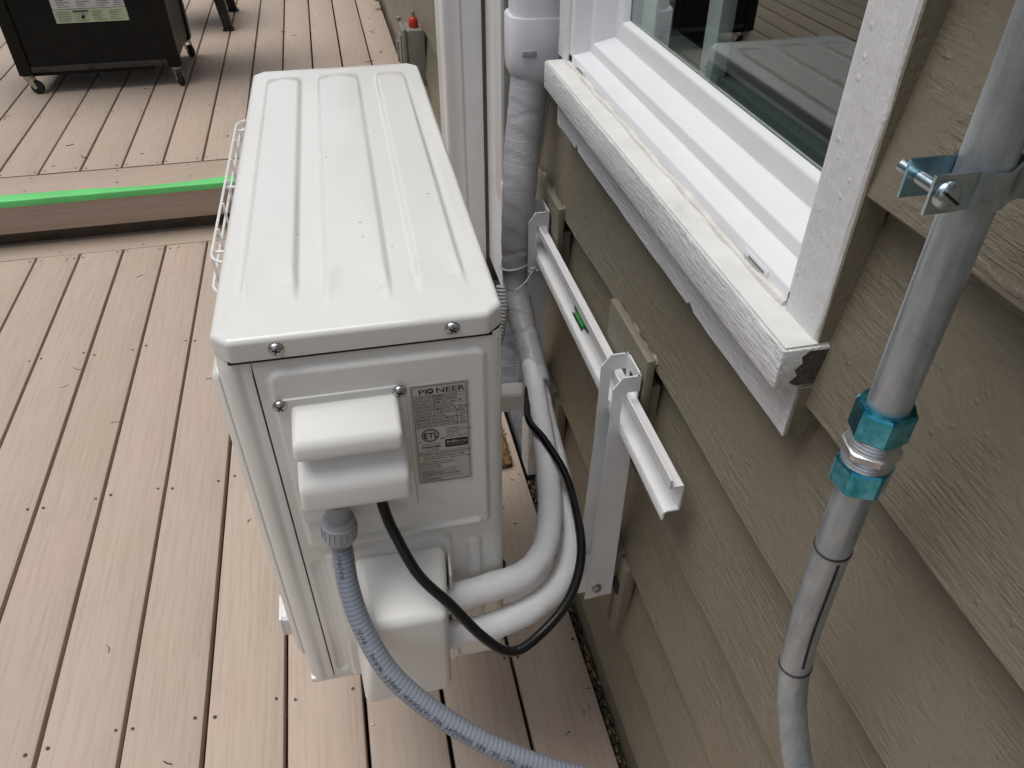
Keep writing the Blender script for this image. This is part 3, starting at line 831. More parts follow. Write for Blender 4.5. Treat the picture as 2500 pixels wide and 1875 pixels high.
# rating label with its print
LU, LV = .1600, .4590
yl = -.0074
bm = NB(); box(bm, LU, LU+.0552, yl-.0007, yl+.001, LV-.1300, LV, .0002, 1); lab = fin(bm, 'rating_label', 'sticker_silver', unit)
def lf(u, v, layer=0): return (LU+u/1000, yl-.00085-layer*.00012, LV-v/1000)
bm = NB()
def line(u0, v0, u1, v1, w=.35):
    d = Vector((u1-u0, v1-v0)); n = Vector((-d.y, d.x)).normalized()*w/2
    bm.faces.new([bm.verts.new(lf(a, b)) for a, b in ((u0+n.x, v0+n.y), (u1+n.x, v1+n.y), (u1-n.x, v1-n.y), (u0-n.x, v0-n.y))])
def T(s, u, v, size, sx=1, bold=0, align='LEFT', mi=0, layer=0): put_text(bm, s, size, lambda a, b: lf(u+a, v-b, layer), sx, bold, align, mi)
# border
def border(u0, v0, u1, v1, r=2.2, w=.55):
    pts = []
    for cx, cy, a0 in ((u1-r, v1-r, 0), (u0+r, v1-r, 90), (u0+r, v0+r, 180), (u1-r, v0+r, 270)):
        for k in range(5):
            a = R(a0+k*22.5); pts.append((cx, cy, math.cos(a), math.sin(a)))
    O = [bm.verts.new(lf(c+r*x, d+r*y)) for c, d, x, y in pts]; I = [bm.verts.new(lf(c+(r-w)*x, d+(r-w)*y)) for c, d, x, y in pts]
    for i in range(len(pts)): bm.faces.new((O[i], O[(i+1) % len(pts)], I[(i+1) % len(pts)], I[i]))
def disc(u, v, r, mi=0, layer=0, r2=None, seg=28):
    O = [bm.verts.new(lf(u+r*math.cos(2*math.pi*k/seg), v+r*math.sin(2*math.pi*k/seg), layer)) for k in range(seg)]
    if r2:
        I = [bm.verts.new(lf(u+r2*math.cos(2*math.pi*k/seg), v+r2*math.sin(2*math.pi*k/seg), layer)) for k in range(seg)]
        for k in range(seg): bm.faces.new((O[k], O[(k+1) % seg], I[(k+1) % seg], I[k])).material_index = mi
    else: bm.faces.new(O).material_index = mi
border(2.2, 2.0, 53.2, 127.6)
T('PI', 8.2, 11.6, 8.4, 1.30, .10); T('NEER', 24.2, 11.6, 8.4, 1.36, .10)
disc(19.3, 8.6, 3.3)
bm.faces.new([bm.verts.new(lf(a, b, 1)) for a, b in ((16.8, 8.8), (19.0, 7.2), (21.6, 7.6), (19.4, 9.6))]).material_index = 1
disc(51.0, 9.2, .55, r2=.35, seg=12)
rows = [('OUTDOOR MODEL', 'YN009GLFI22RPD'), ('OUTDOOR CODE', 'Z2U20103006395'), ('POWER SOURCE', '208-230V~ 60Hz, 1Ph'), ('REFRIGERANT', 'R410A/27.51oz'), ('DESIGN PRESSURE', 'Hi  550 PSIG  Lo  340 PSIG')]
v = 13.2
for a, b in rows:
    line(2.4, v, 53, v); T(a, 4.0, v+3.1, 3.0, 1.0, .03); T(b, 23.4, v+3.1, 3.0, .92, .03); line(22.4, v, 22.4, v+4.0); v += 4.0
line(41.0, v-4, 41.0, v)
for a, b in (('OUTDOOR FAN MOTOR LOAD', '0.6A'), ('COMPRESSOR LOAD', '6.1A'), ('MINIMUM CIRCUIT AMPACITY', '8A'), ('MAX.FUSE/BREAKER(HACR)', '15A'), ('WATER PROOF PROTECTION', 'IPX4')):
    line(2.4, v, 53, v); T(a, 4.0, v+3.1, 3.0, 1.0, .03); T(b, 45.5, v+3.1, 3.0, .95, .03); line(42.8, v, 42.8, v+4.0); v += 4.0
line(2.4, v, 53, v)
disc(16.0, 63.6, 8.6, r2=7.6); disc(16.0, 63.6, 6.9, r2=6.3)
T('ETL', 9.6, 67.3, 10.0, .86, .28); T('C', 4.4, 72.2, 3.6, 1, .08); T('US', 25.2, 70.4, 3.8, 1, .08)
line(7.0, 75.2, 26.0, 75.2, .5); T('Intertek', 7.2, 80.4, 5.4, 1.05, .12); T('3119233', 11.0, 84.2, 3.2, 1.1, .04)
for k, s in enumerate(('CONFORMS TO', 'UL STD 60335-1, 60335-2-40', 'CERTIFIED TO', 'CSA STD C22.2', 'No.60335-1, 60335-2-40')): T(s, 31.0, 58.0+2.7*k, 2.4, .88, .02)
for (u0, v0, u1, v1) in ((29.5, 71.4, 52.2, 82.2),):
    pts = []
    for cx, cy, a0 in ((u1-2, v1-2, 0), (u0+2, v1-2, 90), (u0+2, v0+2, 180), (u1-2, v0+2, 270)):
        for k in range(4): pts.append(bm.verts.new(lf(cx+2*math.cos(R(a0+30*k)), cy+2*math.sin(R(a0+30*k)))))
    bm.faces.new(pts)
T('AHRI', 30.8, 76.4, 4.4, 1.05, .10, mi=1, layer=1); T('CERTIFIED', 40.4, 76.4, 2.6, .92, .02, mi=1, layer=1)
for q in (78.0, 79.6): bm.faces.new([bm.verts.new(lf(a, b, 1)) for a, b in ((31, q), (50, q), (50, q+.25), (31, q+.25))]).material_index = 1
line(2.4, 85.6, 53, 85.6); T('SEE THE BAR CODE FOR THE PRODUCTION DATE', 3.6, 88.9, 2.55, .88, .03); line(2.4, 90.0, 53, 90.0)
T('DUCTLESS SPLIT SYSTEM HEAT PUMP', 7.2, 93.6, 2.7, .92, .03); T('OUTDOOR SECTION', 7.2, 96.6, 2.7, .92, .03); T('(Outdoor Use Only)', 33, 96.6, 2.6, .9, .03)
for k, s in enumerate(('Pioneer is a registered Trademark of', 'Parker Davis HVAC International, Inc.', 'Doral, FL 33172 USA', 'Phone:(305) 513-4488')): T(s, 4.2, 100.2+2.7*k, 2.4, .92, .03)
for k, s in enumerate(('WARNING: RISK OF ELECTRIC SHOCK, CAN CAUSE', 'INJURY OR DEATH.', 'DISCONNECT ALL REMOTE ELECTRIC POWER', 'SUPPLIES BEFORE SERVICING.', 'AVERTISSEMENT: RISQUE DE CHOCS ELECTRIQUES', 'PEUT CAUSER DES BLESSURES ET MEME ENTRAINER', 'LA MORT.', 'COUPER LES SOURCES D\'ALIMENTATION A DISTANCE', 'AVANT LE DEPANNAGE.', 'USE COPPER SUPPLY WIRES.')): T(s, 4.2, 111.4+1.62*k, 1.75, .96, .02)
fin(bm, 'print', ['ink', 'sticker_silver'], lab, recalc=False)['kind'] = 'stuff'

def U2W(l):
    c, s = math.cos(YAW), math.sin(YAW)
    return Vector((XL+c*l[0]-s*l[1], YN+s*l[0]+c*l[1], ZB+l[2]))

# ================================================================== WALL BRACKET
br = root('wall_bracket', 'white steel wall bracket with rail, two uprights and arms under the unit', 'bracket', (.298, .88, .40), cam_scaled=True)
t = .0022
def uchan(bm, y0, y1, x_out, x_web, z0, z1, cham=.010, taper=0.0, rail_slot=None):
    """U channel, web at x_web, flanges reaching out to x_out"""
    r = .005
    # web
    box(bm, x_web-t, x_web, y0+r*.6, y1-r*.6, z0, z1)
    for ya, yb_ in ((y0, y0+t), (y1-t, y1)):
        pr = [(x_web-.0002, z0), (x_out+taper, z0), (x_out, z1-cham*1.6), (x_out+cham, z1), (x_web-.0002, z1)]
        prism(bm, pr, 'y', ya, yb_)
    for yc in (y0, y1):
        pass
def upright(y0, y1):
    bm = NB(); x_out, x_web = .2655, .2995; z0, z1 = .405, .829
    slot0, slot1 = .745, .806
    xs_ = .2795
    box(bm, x_web-t, x_web, y0+.003, y1-.003, z0, z1)
    for (ya, yb_) in ((y0, y0+t), (y1-t, y1)):
        pr = [(x_web-.0008, z0+.004), (x_out-.010, z0), (x_out, slot0-.04), (x_out, slot0-.001), (x_out, z1-.018), (x_out+.012, z1), (x_web-.0008, z1)]
        # cut-out for the rail: split into outer strip, lower and upper pieces
        prism(bm, [(x_web-.0008, z0+.004), (x_out-.008, z0), (x_out, slot0-.06), (x_out, slot0), (x_web-.0008, slot0)], 'y', ya, yb_)
        prism(bm, [(x_web-.0008, slot1), (x_out, slot1), (x_out, z1-.016), (x_out+.011, z1), (x_web-.0008, z1)], 'y', ya, yb_)
        prism(bm, [(xs_-.001, slot0), (x_out, slot0), (x_out, slot1), (xs_-.001, slot1)], 'y', ya, yb_)
    # rounded corners between web and flanges
    for yc, s in ((y0, 1), (y1, -1)):
        pr = []
        for k in range(6):
            a = math.pi/2*k/5; pr.append((x_web-.005+.005*math.sin(a), yc+s*(.005-.005*math.cos(a))))
        for k in range(5, -1, -1):
            a = math.pi/2*k/5; pr.append((x_web-.005+.0028*math.sin(a), yc+s*(.005-.0028*math.cos(a))))
        for za, zb_ in ((z0+.004, slot0), (slot1, z1)): prism(bm, pr, 'z', za, zb_)
    o = fin(bm, 'upright', 'bracket_white', br, 30)
    bm = NB(); box(bm, x_web-t-.0006, x_web-t+.0001, (y0+y1)/2-.005, (y0+y1)/2+.007, z1-.034, z1-.016); fin(bm, 'mounting_slot', 'ink', o)
    return o
def skew(x): return .024*(.29-x)/.47
def arm(y0, y1):
    bm = NB(); zt, zb_ = .4560, .4180
    pr = [(y0+.0024, zb_), (y0+.0024, zt-.004), (y0+.0064, zt), (y1-.0064, zt), (y1-.0024, zt-.004), (y1-.0024, zb_), (y1-.0046, zb_), (y1-.0046, zt-.0050), (y1-.0072, zt-.0022), (y0+.0072, zt-.0022), (y0+.0046, zt-.0050), (y0+.0046, zb_)]
    prism(bm, pr, 'x', -.176, .2900)
    for v in bm.verts: v.co.y += skew(v.co.x)
    o = fin(bm, 'support_arm', 'bracket_white', br, 30)
    bm = NB(); box(bm, -.180, -.1762, y0+.0024, y1-.0024, zb_, zt-.001, .001)
    for v in bm.verts: v.co.y += skew(v.co.x)
    fin(bm, 'end_cap', 'bracket_white', o)
    for x in (-.10, .06, .18):
        bm = NB(); lathe(bm, [(0, .0045), (.0003, .0045)], (x, (y0+y1)/2+skew(x), zt), (0, 0, 1), 12); fin(bm, 'hole', 'ink', o)
    return o
for yc in (.6665, 1.0875):
    u = upright(yc-.0235, yc+.0235); a = arm(yc-.0235, yc+.0235)
    bm = NB(); lathe(bm, [(0, .0085), (.001, .0085), (.0012, .0062), (.0050, .0062), (.0058, .0052)], (.2740, yc-.0235, .4300), (0, -1, 0), 6); fin(bm, 'bolt', 'screw_steel', br)
    bm = NB(); box(bm, .3015, .3165, yc-.034, yc+.012, .4150, .4420, .004); fin(bm, 'rubber_bumper', 'rubber', br)
bm = NB()
rp = [(.2985, .7560), (.2985, .7925), (.2975, .7940), (.2840, .7940), (.2838, .8045), (.2818, .8045), (.2818, .7920), (.2965, .7918), (.2965, .7572), (.2950, .7560), (.2830, .7552), (.2812, .7535), (.2808, .7440), (.2786, .7440), (.2790, .7560), (.2812, .7578), (.2940, .7540)]
rp = [(.2982, .7530), (.2982, .7930), (.2972, .7942), (.2838, .7942), (.2838, .8046), (.2816, .8046), (.2816, .7920), (.2960, .7920), (.2960, .7575), (.2835, .7575), (.2805, .7560), (.2790, .7535), (.2788, .7440), (.2810, .7440), (.2812, .7525), (.2824, .7546), (.2845, .7553), (.2972, .7553)]
rp = [p for p in rp if p != (.2982, .7530)]+[(.2982, .7562)]
prism(bm, rp, 'y', .500, 1.165)
rail = fin(bm, 'rail', 'bracket_white', br, 30)
bm = NB(); box(bm, .2895, .2958, .842, .880, .7580, .7650, .0015); vial = fin(bm, 'level_vial', 'bubble_green', rail)
bm = NB(); box(bm, .2945, .2959, .830, .896, .7585, .7725); box(bm, .2880, .2893, .838, .884, .7578, .7600); fin(bm, 'vial_holder', 'ink', rail)
# drain corner: small holes and dirt specks on rail are left to the material

# ================================================================== REFRIGERANT LINE SET
ls = root('line_set', 'grey taped line set splitting into two white insulated pipes at the unit', 'pipes', (.25, .96, .58), cam_scaled=True)
pa = [(.030, .516, .648), (.049, .519, .646), (.095, .524, .647), (.136, .536, .642), (.168, .572, .630), (.191, .627, .622), (.208, .690, .612), (.230, .814, .602), (.242, .900, .598), (.249, .965, .608)]
pb = [(.028, .502, .600), (.046, .503, .600), (.090, .503, .602), (.142, .517, .602), (.186, .551, .593), (.214, .604, .585), (.231, .666, .583), (0.243, 0.776, 0.568), (0.252, 0.882, 0.571), (0.257, 0.951, 0.583)]
bm = NB(); tube(bm, spline(pa, 14), .0162, 40, True, lambda q, a: .0162+.00035*math.sin(q*37+a)+.0003*math.sin(q*160)*math.sin(a*2+q*9)); fin(bm, 'insulated_pipe', 'insulation_white', ls)
bm = NB(); tube(bm, spline(pb, 14), .0158, 40, True, lambda q, a: .0158+.00035*math.sin(q*41+a+2)+.0003*math.sin(q*150+1)*math.sin(a*2+q*11)); fin(bm, 'insulated_pipe', 'insulation_white', ls)
bund = [(.2525, .930, .592), (.253, .960, .604), (.253, 1.000, .622), (.2505, 1.045, .652), (.2490, 1.082, .690), (.2530, 1.105, .745), (.2650, 1.130, .830), (.2820, 1.172, .915), (.2990, 1.214, .985), (.3020, 1.224, 1.05)]
def shrink(c, f):                     # fade out the scale about the camera towards the fixed cover on the wall
    w = Vector((c[0]*f, c[1]*f, 1.3856-(1.3856-c[2])*f)); return Vector((w.x/CAM_SCALE, w.y/CAM_SCALE, (w.z+CAM_DZ)/CAM_SCALE))
bund = [shrink(c, f) for c, f in zip(bund, (1.0625, 1.0625, 1.0625, 1.0625, 1.0625, 1.05, 1.035, 1.02, 1.0, 1.0))]
path = spline(bund, 22)
wr = path[12:]
def rb(s, a):
    base = .0205+.0078*sm(.10, .44, s)
    ph = ((s+.012*math.sin(a))/.038) % 1
    wrk = sum(A*math.exp(-((s-c-.01*math.sin(a+p_))/.004)**2) for c, A, p_ in ((.075, -.0008, .5), (.225, -.0012, 1.0), (.33, .0007, 2), (.445, -.0009, .3), (.52, .0006, 2.4)))
    return base+.0010*(1-ph)+wrk+.0006*math.sin(3*a+s*20)
bm = NB(); tube(bm, wr, .028, 44, True, rb, .92); fin(bm, 'tape_wrap', 'tape_grey', ls, 60)
bm = NB(); tube(bm, path[0:18], .0225, 36, True, lambda s, a: .0205+.0010*math.sin(s*90)+.0006*math.sin(4*a)); fin(bm, 'tape_wrap', 'tape_white', ls, 60)
# zip tie to the far upright
k0 = min(range(len(wr)), key=lambda i: abs(wr[i].z-.728))
c = wr[k0]; TT, NN = frames(wr); N_, B_ = NN[k0], TT[k0].cross(NN[k0])
sk = sum((wr[i+1]-wr[i]).length for i in range(k0))
loop = [c+(N_*math.cos(a)*(rb(sk, a)*.92+.0010)+B_*math.sin(a)*(rb(sk, a)+.0010))+TT[k0]*.004*math.sin(a) for a in [2*math.pi*i/36 for i in range(37)]]
bm = NB(); tube(bm, loop, .0016, 6); box(bm, c.x+.020, c.x+.029, c.y-.029, c.y-.022, c.z-.004, c.z+.005, .001)
tube(bm, spline([(c.x+.024, c.y-.028, c.z), (c.x+.008, c.y-.040, c.z-.014), (c.x-.010, c.y-.048, c.z-.022)], 5), .0012, 6)
tube(bm, spline([(c.x+.024, c.y-.026, c.z), (.2680, 1.0625, c.z-.002), (.2990, 1.0625, c.z)], 5), .0016, 6)
fin(bm, 'zip_tie', 'zip_tie', ls)

# white drain hose behind the unit
hp = [(.130, 1.00, .46), (.160, 1.02, .50), (.1950, 1.035, .575), (.2180, 1.06, .640), (.2270, 1.085, .690)]
bm = NB(); tube(bm, spline(hp, 14), .0115, 18, True, lambda s, a: .0115+.0007*math.sin(s*2*math.pi/.006)); tag(fin(bm, 'drain_hose', 'drain_hose', free_cam_scale=True), 'white ribbed drain hose rising behind the unit to the taped bundle', 'hose')

# line cover on the wall
lc = root('line_cover', 'pale lilac-white plastic line cover on wall beside the window casing', 'line cover', (.31, 1.225, .98))
def duct(bm, cx, y0, y1, rows):
    """rows: (z, scale, xfront) ; D-shaped section against the wall"""
    rings = []
    for z, s, xf in rows:
        ring = []; yc = (y0+y1)/2; hw = (y1-y0)/2*s; xb = .338
        n = 28
        for k in range(n+1):
            a = math.pi*k/n; e = .6
            sx_ = math.copysign(abs(math.sin(a))**e, math.sin(a)); cy_ = math.copysign(abs(math.cos(a))**e, math.cos(a))
            ring.append(bm.verts.new((xb-(xb-xf)*sx_, yc+hw*cy_, z)))
        rings.append(ring)
    for a, b in zip(rings, rings[1:]):
        m = len(a)
        for i in range(m): bm.faces.new((a[i], a[(i+1) % m], b[(i+1) % m], b[i]))
    bm.faces.new(rings[0][::-1]); bm.faces.new(rings[-1])
bm = NB(); duct(bm, .3, 1.186, 1.262, [(1.070, 1, .270), (2.55, 1, .270)]); fin(bm, 'duct', 'line_cover_plastic', lc, 40)
bm = NB(); duct(bm, .3, 1.1815, 1.2665, [(.9835, .78, .283), (.9850, .83, .279), (.992, .93, .270), (1.002, .985, .2655), (1.015, 1, .264), (1.080, 1, .2635), (1.0815, .99, .2645)]); slv = fin(bm, 'end_sleeve', 'line_cover_plastic', lc, 40)
bm = NB(); box(bm, .2800, .3020, 1.1806, 1.1840, 1.028, 1.038, .0012, 3); fin(bm, 'latch_slot', 'connector_grey', slv)  # darker proud box stands in for the shade of a recessed slot

# black control cable
cpts = [(-.014, .500, .838), (-.0125, .492, .815), (-.007, .475, .765), (.0085, .462, .742), (.034, .452, .728), (.0655, .438, .690), (.092, .425, .672), (.122, .440, .664), (.166, .472, .672), (.1965, .520, .672), (.213, .585, .662), (.2235, .672, .652), (.2220, .775, .622), (.2180, .850, .590), (.2290, .905, .598), (.240, .945, .612)]
cpts = [(-.013, .534, .838), (-.013, .534, .819), (-.012, .528, .804), (-.006, .517, .780), (.013, .490, .738), (.042, .470, .704), (.070, .452, .666), (.097, .444, .640), (.126, .452, .638), (.172, .483, .648), (.204, .535, .649), (.221, .601, .642), (.230, .690, .631), (.221, .769, .625), (.213, .828, .612), (.226, .892, .600), (.240, .935, .606)]
cb = root('control_cable', 'black cable looping from the terminal cover round the white pipes', 'cable', (.09, .45, .60), cam_scaled=True)
bm = NB(); cpath = spline(cpts, 14); tube(bm, cpath, .0056, 16); fin(bm, 'sheath', 'cable_black', cb)
bm = NB(); lathe(bm, [(0, .014), (.004, .015), (.007, .012), (.012, .0075)], (-.013, .5335, .8330), (0, -.05, -1), 20); fin(bm, 'bushing', 'cable_black', cb)

# grey liquidtight whip
lt = root('liquidtight_conduit', 'grey ribbed flexible conduit curving down from the terminal cover, black printing', 'conduit', (0, .42, .60), cam_scaled=True)
lp = [(-.0555, .5205, .815), (-.0580, .5170, .786), (-.0580, .511, .768), (-.0570, .489, .740), (-.0490, .461, .710), (-.0290, .425, .678), (.0060, .392, .652), (.0530, .359, .629), (.1090, .330, .610), (.167, .308, .592), (.216, .276, .580), (.258, .215, .572), (.272, .120, .568), (.274, .060, .566)]
lpath = spline(lp, 24)
bm = NB(); tube(bm, lpath, .0106, 36, True, None, 1.0, Vector((0, 1, 0))); fin(bm, 'hose', 'liquidtight', lt, 60)
ax = Vector(lpath[26])-Vector(lpath[0]); ax.normalize(); o0 = Vector(lpath[0])+ax*.012
bm = NB(); lathe(bm, [(-.016, .0118), (.004, .0118), (.0045, .0155), (.0085, .0158), (.009, .0150), (.0105, .0168), (.024, .0172), (.029, .0162), (.033, .0135), (.034, .0112)], o0-ax*.010, ax, 40)
nut = fin(bm, 'connector', 'connector_grey', lt, 40)
bm = NB(); q1 = ax.orthogonal().normalized(); q2 = ax.cross(q1)
for k in range(10):
    a = 2*math.pi*k/10; d = q1*math.cos(a)+q2*math.sin(a); e = ax.cross(d)
    pts = [o0+ax*(.0015+.0135*t_)+d*.0172+e*.0030*s_ for t_, s_ in ((0, -1), (.75, -1), (.95, -.6), (1, 0), (.95, .6), (.75, 1), (0, 1))]
    tube(bm, pts, .00045, 5)
fin(bm, 'grip_ridge', 'connector_grey', nut)
# printing wrapped round the tube: reads from the lower end up to the connector
TT, NN = frames(lpath, Vector((0, 1, 0))); LL = [0]
for i in range(1, len(lpath)): LL.append(LL[-1]+(lpath[i]-lpath[i-1]).length)
def at_len(s):
    s = min(max(s, 0), LL[-1]-1e-4)
    lo = 0
    for i in range(len(LL)-1):
        if LL[i] <= s <= LL[i+1]: lo = i; break
    t_ = (s-LL[lo])/(LL[lo+1]-LL[lo]); p = lpath[lo].lerp(lpath[lo+1], t_); return p, TT[lo].lerp(TT[lo+1], t_).normalized(), NN[lo].lerp(NN[lo+1], t_).normalized()
camp = Vector(camo.location)
def wrap_text(bm, body, s_end, size, ang, r):
    V, F = text_mesh(body, size, 1.0, 0)
    wmax = max(u for u, v in V)
    vs_ = []
    for u, v in V:
        s = s_end+(wmax-u); p, t_, n = at_len(s); b = t_.cross(n); a = ang+v/r
        vs_.append(bm.verts.new(p+(n*math.cos(a)+b*math.sin(a))*r))
    for f in F:
        try: bm.faces.new([vs_[i] for i in f])
        except ValueError: pass
    return s_end+wmax
# angle of the line of print: on the lower left flank as the photograph shows it
p, t_, n = at_len(.17); b = t_.cross(n); vv = ((Vector((0, 0, 1.3))+Vector((0, 0, .6)))*.5-p); vv = (vv-t_*vv.dot(t_)).normalized(); side = t_.cross(vv).normalized()
if side.x > 0: side = -side
dd = vv*.72+side*.62; PANG = math.atan2(dd.dot(b), dd.dot(n))-.62
bm = NB(); s = .050
for word, gap in (('SEALPRO', .052), ('IN US', .010), ('BURIAL', .005), ('DIRECT', .005), ('OUTDOOR', .005), ('RES', .005), ('SUNLIGHT', .005), ('RES', .006), ('OIL', .006), ('70C', .006), ('WET', .006), ('60C', .006), ('DRY', .006), ('80C', .006), ('UL-CSA', .010), ('(16)', .008), ('1/2', .010), ('B', .008), ('TYPE', .01)):
    s = wrap_text(bm, word, s, .0062, PANG, .01092)+gap
fin(bm, 'print', 'ink', lt, recalc=False)['kind'] = 'stuff'

# metal conduit with coupling
mc = root('metal_conduit', 'galvanized steel conduit standing off the wall with teal coupling nuts', 'conduit', (.28, .275, .75))
rc = .0119
up = [(.280, .2805, 1.62), (.280, .279, 1.30), (.280, .2745, 1.10)]
bm = NB(); tube(bm, [Vector((.280, .2815, 1.70)).lerp(Vector((.280, .2735, 1.090)), i/20) for i in range(21)], rc, 40); fin(bm, 'upper_pipe', 'galvanized', mc)
low = [(.280, .2728, 1.060), (.280, .2715, 1.000), (.2805, .2695, .940), (.2815, .2680, .895), (.2830, .2640, .850), (.2850, .2560, .810), (.2890, .2400, .770), (.2930, .2180, .735), (.298, .192, .703), (.3015, .155, .668), (.303, .125, .630), (.303, .110, .590), (.303, .105, .545)]
lowp = spline(low, 12)
bm = NB(); tube(bm, lowp, rc, 40); lo_ = fin(bm, 'lower_pipe', 'galvanized', mc)
def hexnut(z0, z1, R_, rot, name, mat, ch=.0016):
    bm = NB(); c = Vector((.280, .2735+(z0-1.06)*.012, 0)); rings = []
    for z, k in ((z0, .92), (z0+ch, 1), (z1-ch, 1), (z1, .92)):
        rings.append([bm.verts.new((c.x+R_*k*math.cos(rot+math.pi/3*i+da), c.y+R_*k*math.sin(rot+math.pi/3*i+da), z)) for i in range(6) for da in (-.09, .09)])
    for a, b_ in zip(rings, rings[1:]):
        for i in range(12): bm.faces.new((a[i], a[(i+1) % 12], b_[(i+1) % 12], b_[i]))
    bm.faces.new(rings[0][::-1]); bm.faces.new(rings[-1]); return fin(bm, name, mat, mc, 20)
cpl = hexnut(1.0655, 1.0715, .0172, R(20), 'coupling_body', 'cast_zinc', .0008)
bm = NB(); prof = []
for i in range(26): prof.append((.0013*i, .0151 if i % 2 else .0141))
lathe(bm, prof, (.280, .2735, 1.052), (0, 0, 1), 40); fin(bm, 'thread', 'cast_zinc', mc, 20)
for z0, z1, rot in ((1.0800, 1.1010, 12), (1.0385, 1.0580, 34)):
    o = hexnut(z0, z1, .0170, R(rot), 'nut', 'zinc_teal')
    bm = NB(); lathe(bm, [(0, .0150), (.0008, .0150), (.0009, .0120)], (.280, .2735+(z1-1.06)*.012, z1), (0, 0, 1), 32, closed_ends=False); fin(bm, 'rim', 'zinc_teal', o)
# marker pen lines
bm = NB()
TT2, NN2 = frames(lowp)
def ring_at(z, tilt):
    i = min(range(len(lowp)), key=lambda j: abs(lowp[j].z-z)); p, n, b_ = lowp[i], NN2[i], TT2[i].cross(NN2[i])
    pts = [p+(n*math.cos(a)+b_*math.sin(a))*(rc-.0007)+TT2[i]*tilt*math.sin(a+1) for a in [2*math.pi*k/40 for k in range(41)]]
    tube(bm, pts, .0015, 6)
ring_at(.982, .0012); ring_at(.846, .0010)
camv = Vector((0, 0, 1.3856))
pts = []
for p in lowp:
    if .855 < p.z < .977:
        v = camv-p; v.z = 0; v.normalize(); a = R(38); d = Vector((v.x*math.cos(a)-v.y*math.sin(a), v.x*math.sin(a)+v.y*math.cos(a), 0))
        pts.append(p+d*(rc-.0007))
tube(bm, pts, .0015, 6)
fin(bm, 'marker_line', 'marker', lo_)

# conduit clamp
ck = root('conduit_clamp', 'zinc plated strap clamp with slotted bolt holding the steel conduit', 'clamp', (.28, .278, 1.224))
zc0, zc1 = 1.2265, 1.2450
def strip(bm, pts, z0, z1, th=.0016):
    n = len(pts); P = [Vector(p) for p in pts]; nor = []
    for i in range(n):
        a = P[max(0, i-1)]; b_ = P[min(n-1, i+1)]; d = (b_-a).normalized(); nor.append(Vector((-d.y, d.x)))
    rows = []
    for p, q in zip(P, nor):
        o_ = p+q*th
        rows.append([bm.verts.new(c) for c in ((p.x, p.y, z0), (p.x, p.y, z1), (o_.x, o_.y, z1), (o_.x, o_.y, z0))])
    for a, b_ in zip(rows, rows[1:]):
        for j in range(4): bm.faces.new((a[j], b_[j], b_[(j+1) % 4], a[(j+1) % 4]))
    bm.faces.new(rows[0]); bm.faces.new(rows[-1][::-1])
cx, cy = .280, .2754
rr = rc+.0004
near = [(.2475, cy-.0085), (.2620, cy-.0085)]+[(cx+rr*math.cos(a), cy+rr*math.sin(a)) for a in [R(218+k*8) for k in range(13)]]+[(cx+.0145, cy-.0050), (cx+.020, cy-.0030), (.345, cy-.0030)]
far = [(.2475, cy+.0080), (.2620, cy+.0080)]+[(cx+rr*math.cos(a), cy+rr*math.sin(a)) for a in [R(142-k*8) for k in range(13)]]+[(cx+.0145, cy+.0050), (cx+.020, cy+.0030), (.345, cy+.0030)]
bm = NB(); strip(bm, near[::-1], zc0, zc1); fin(bm, 'strap', 'galv_bolt', ck, 25)
bm = NB(); strip(bm, far, zc0, zc1); fin(bm, 'strap', 'zinc_blue', ck, 25)
zb_ = 1.2358; xb_ = .2552
bm = NB(); lathe(bm, [(0, .0068), (.0012, .0067), (.0030, .0055), (.0040, .0035), (.0043, .0005)], (xb_, cy-.0103, zb_), (0, -1, 0), 28); bolt = fin(bm, 'bolt_head', 'galv_bolt', ck)
bm = NB(); hull(bm, [(xb_-.0055, cy-.0148, zb_-.0007), (xb_+.0055, cy-.0148, zb_-.0007), (xb_+.0055, cy-.0128, zb_-.0007), (xb_-.0055, cy-.0128, zb_-.0007), (xb_-.0055, cy-.0148, zb_+.0007), (xb_+.0055, cy-.0148, zb_+.0007), (xb_+.0055, cy-.0128, zb_+.0007), (xb_-.0055, cy-.0128, zb_+.0007)])
bmesh.ops.rotate(bm, verts=bm.verts, cent=(xb_, cy, zb_), matrix=Matrix.Rotation(R(35), 3, 'Y')); fin(bm, 'slot', 'ink', bolt)
bm = NB(); pr = []
for i in range(40): pr.append((.0008*i, .0032 if i % 2 else .00265))
lathe(bm, pr, (xb_, cy-.0100, zb_), (0, 1, 0), 18); fin(bm, 'bolt_shank', 'galv_bolt', ck, 20)

# ================================================================== THINGS ON THE DECK
# green masking tape along the step
bm = NB(); n = 70; rows = []
for k in range(n+1):
    x = -3.4+(3.4+.30)*k/n
    back = 2.826+.006*math.sin(x*2.3+.6)+.002*math.sin(x*9)-.020*sm(-.95, -.70, x)*(1-sm(-.62, -.40, x))
    lowz = .163+.003*math.sin(x*2.0+1)
    e = .0009
    rows.append([bm.verts.new(c) for c in ((x, back, HU+.0006), (x, 2.776, HU+e), (x, 2.7725, HU-.0005), (x, 2.7712, HU-.003), (x, 2.7710, lowz), (x, 2.7717, lowz), (x, 2.7718, HU-.004), (x, 2.780, HU+.0002), (x, back, HU+.0002))])
for a, b_ in zip(rows, rows[1:]):
    m = len(a)
    for j in range(m): bm.faces.new((a[j], b_[j], b_[(j+1) % m], a[(j+1) % m]))
bm.faces.new(rows[0]); bm.faces.new(rows[-1][::-1])
tag(fin(bm, 'masking_tape', 'tape_green', None, 60), 'bright green masking tape folded over the edge of the deck step', 'tape')

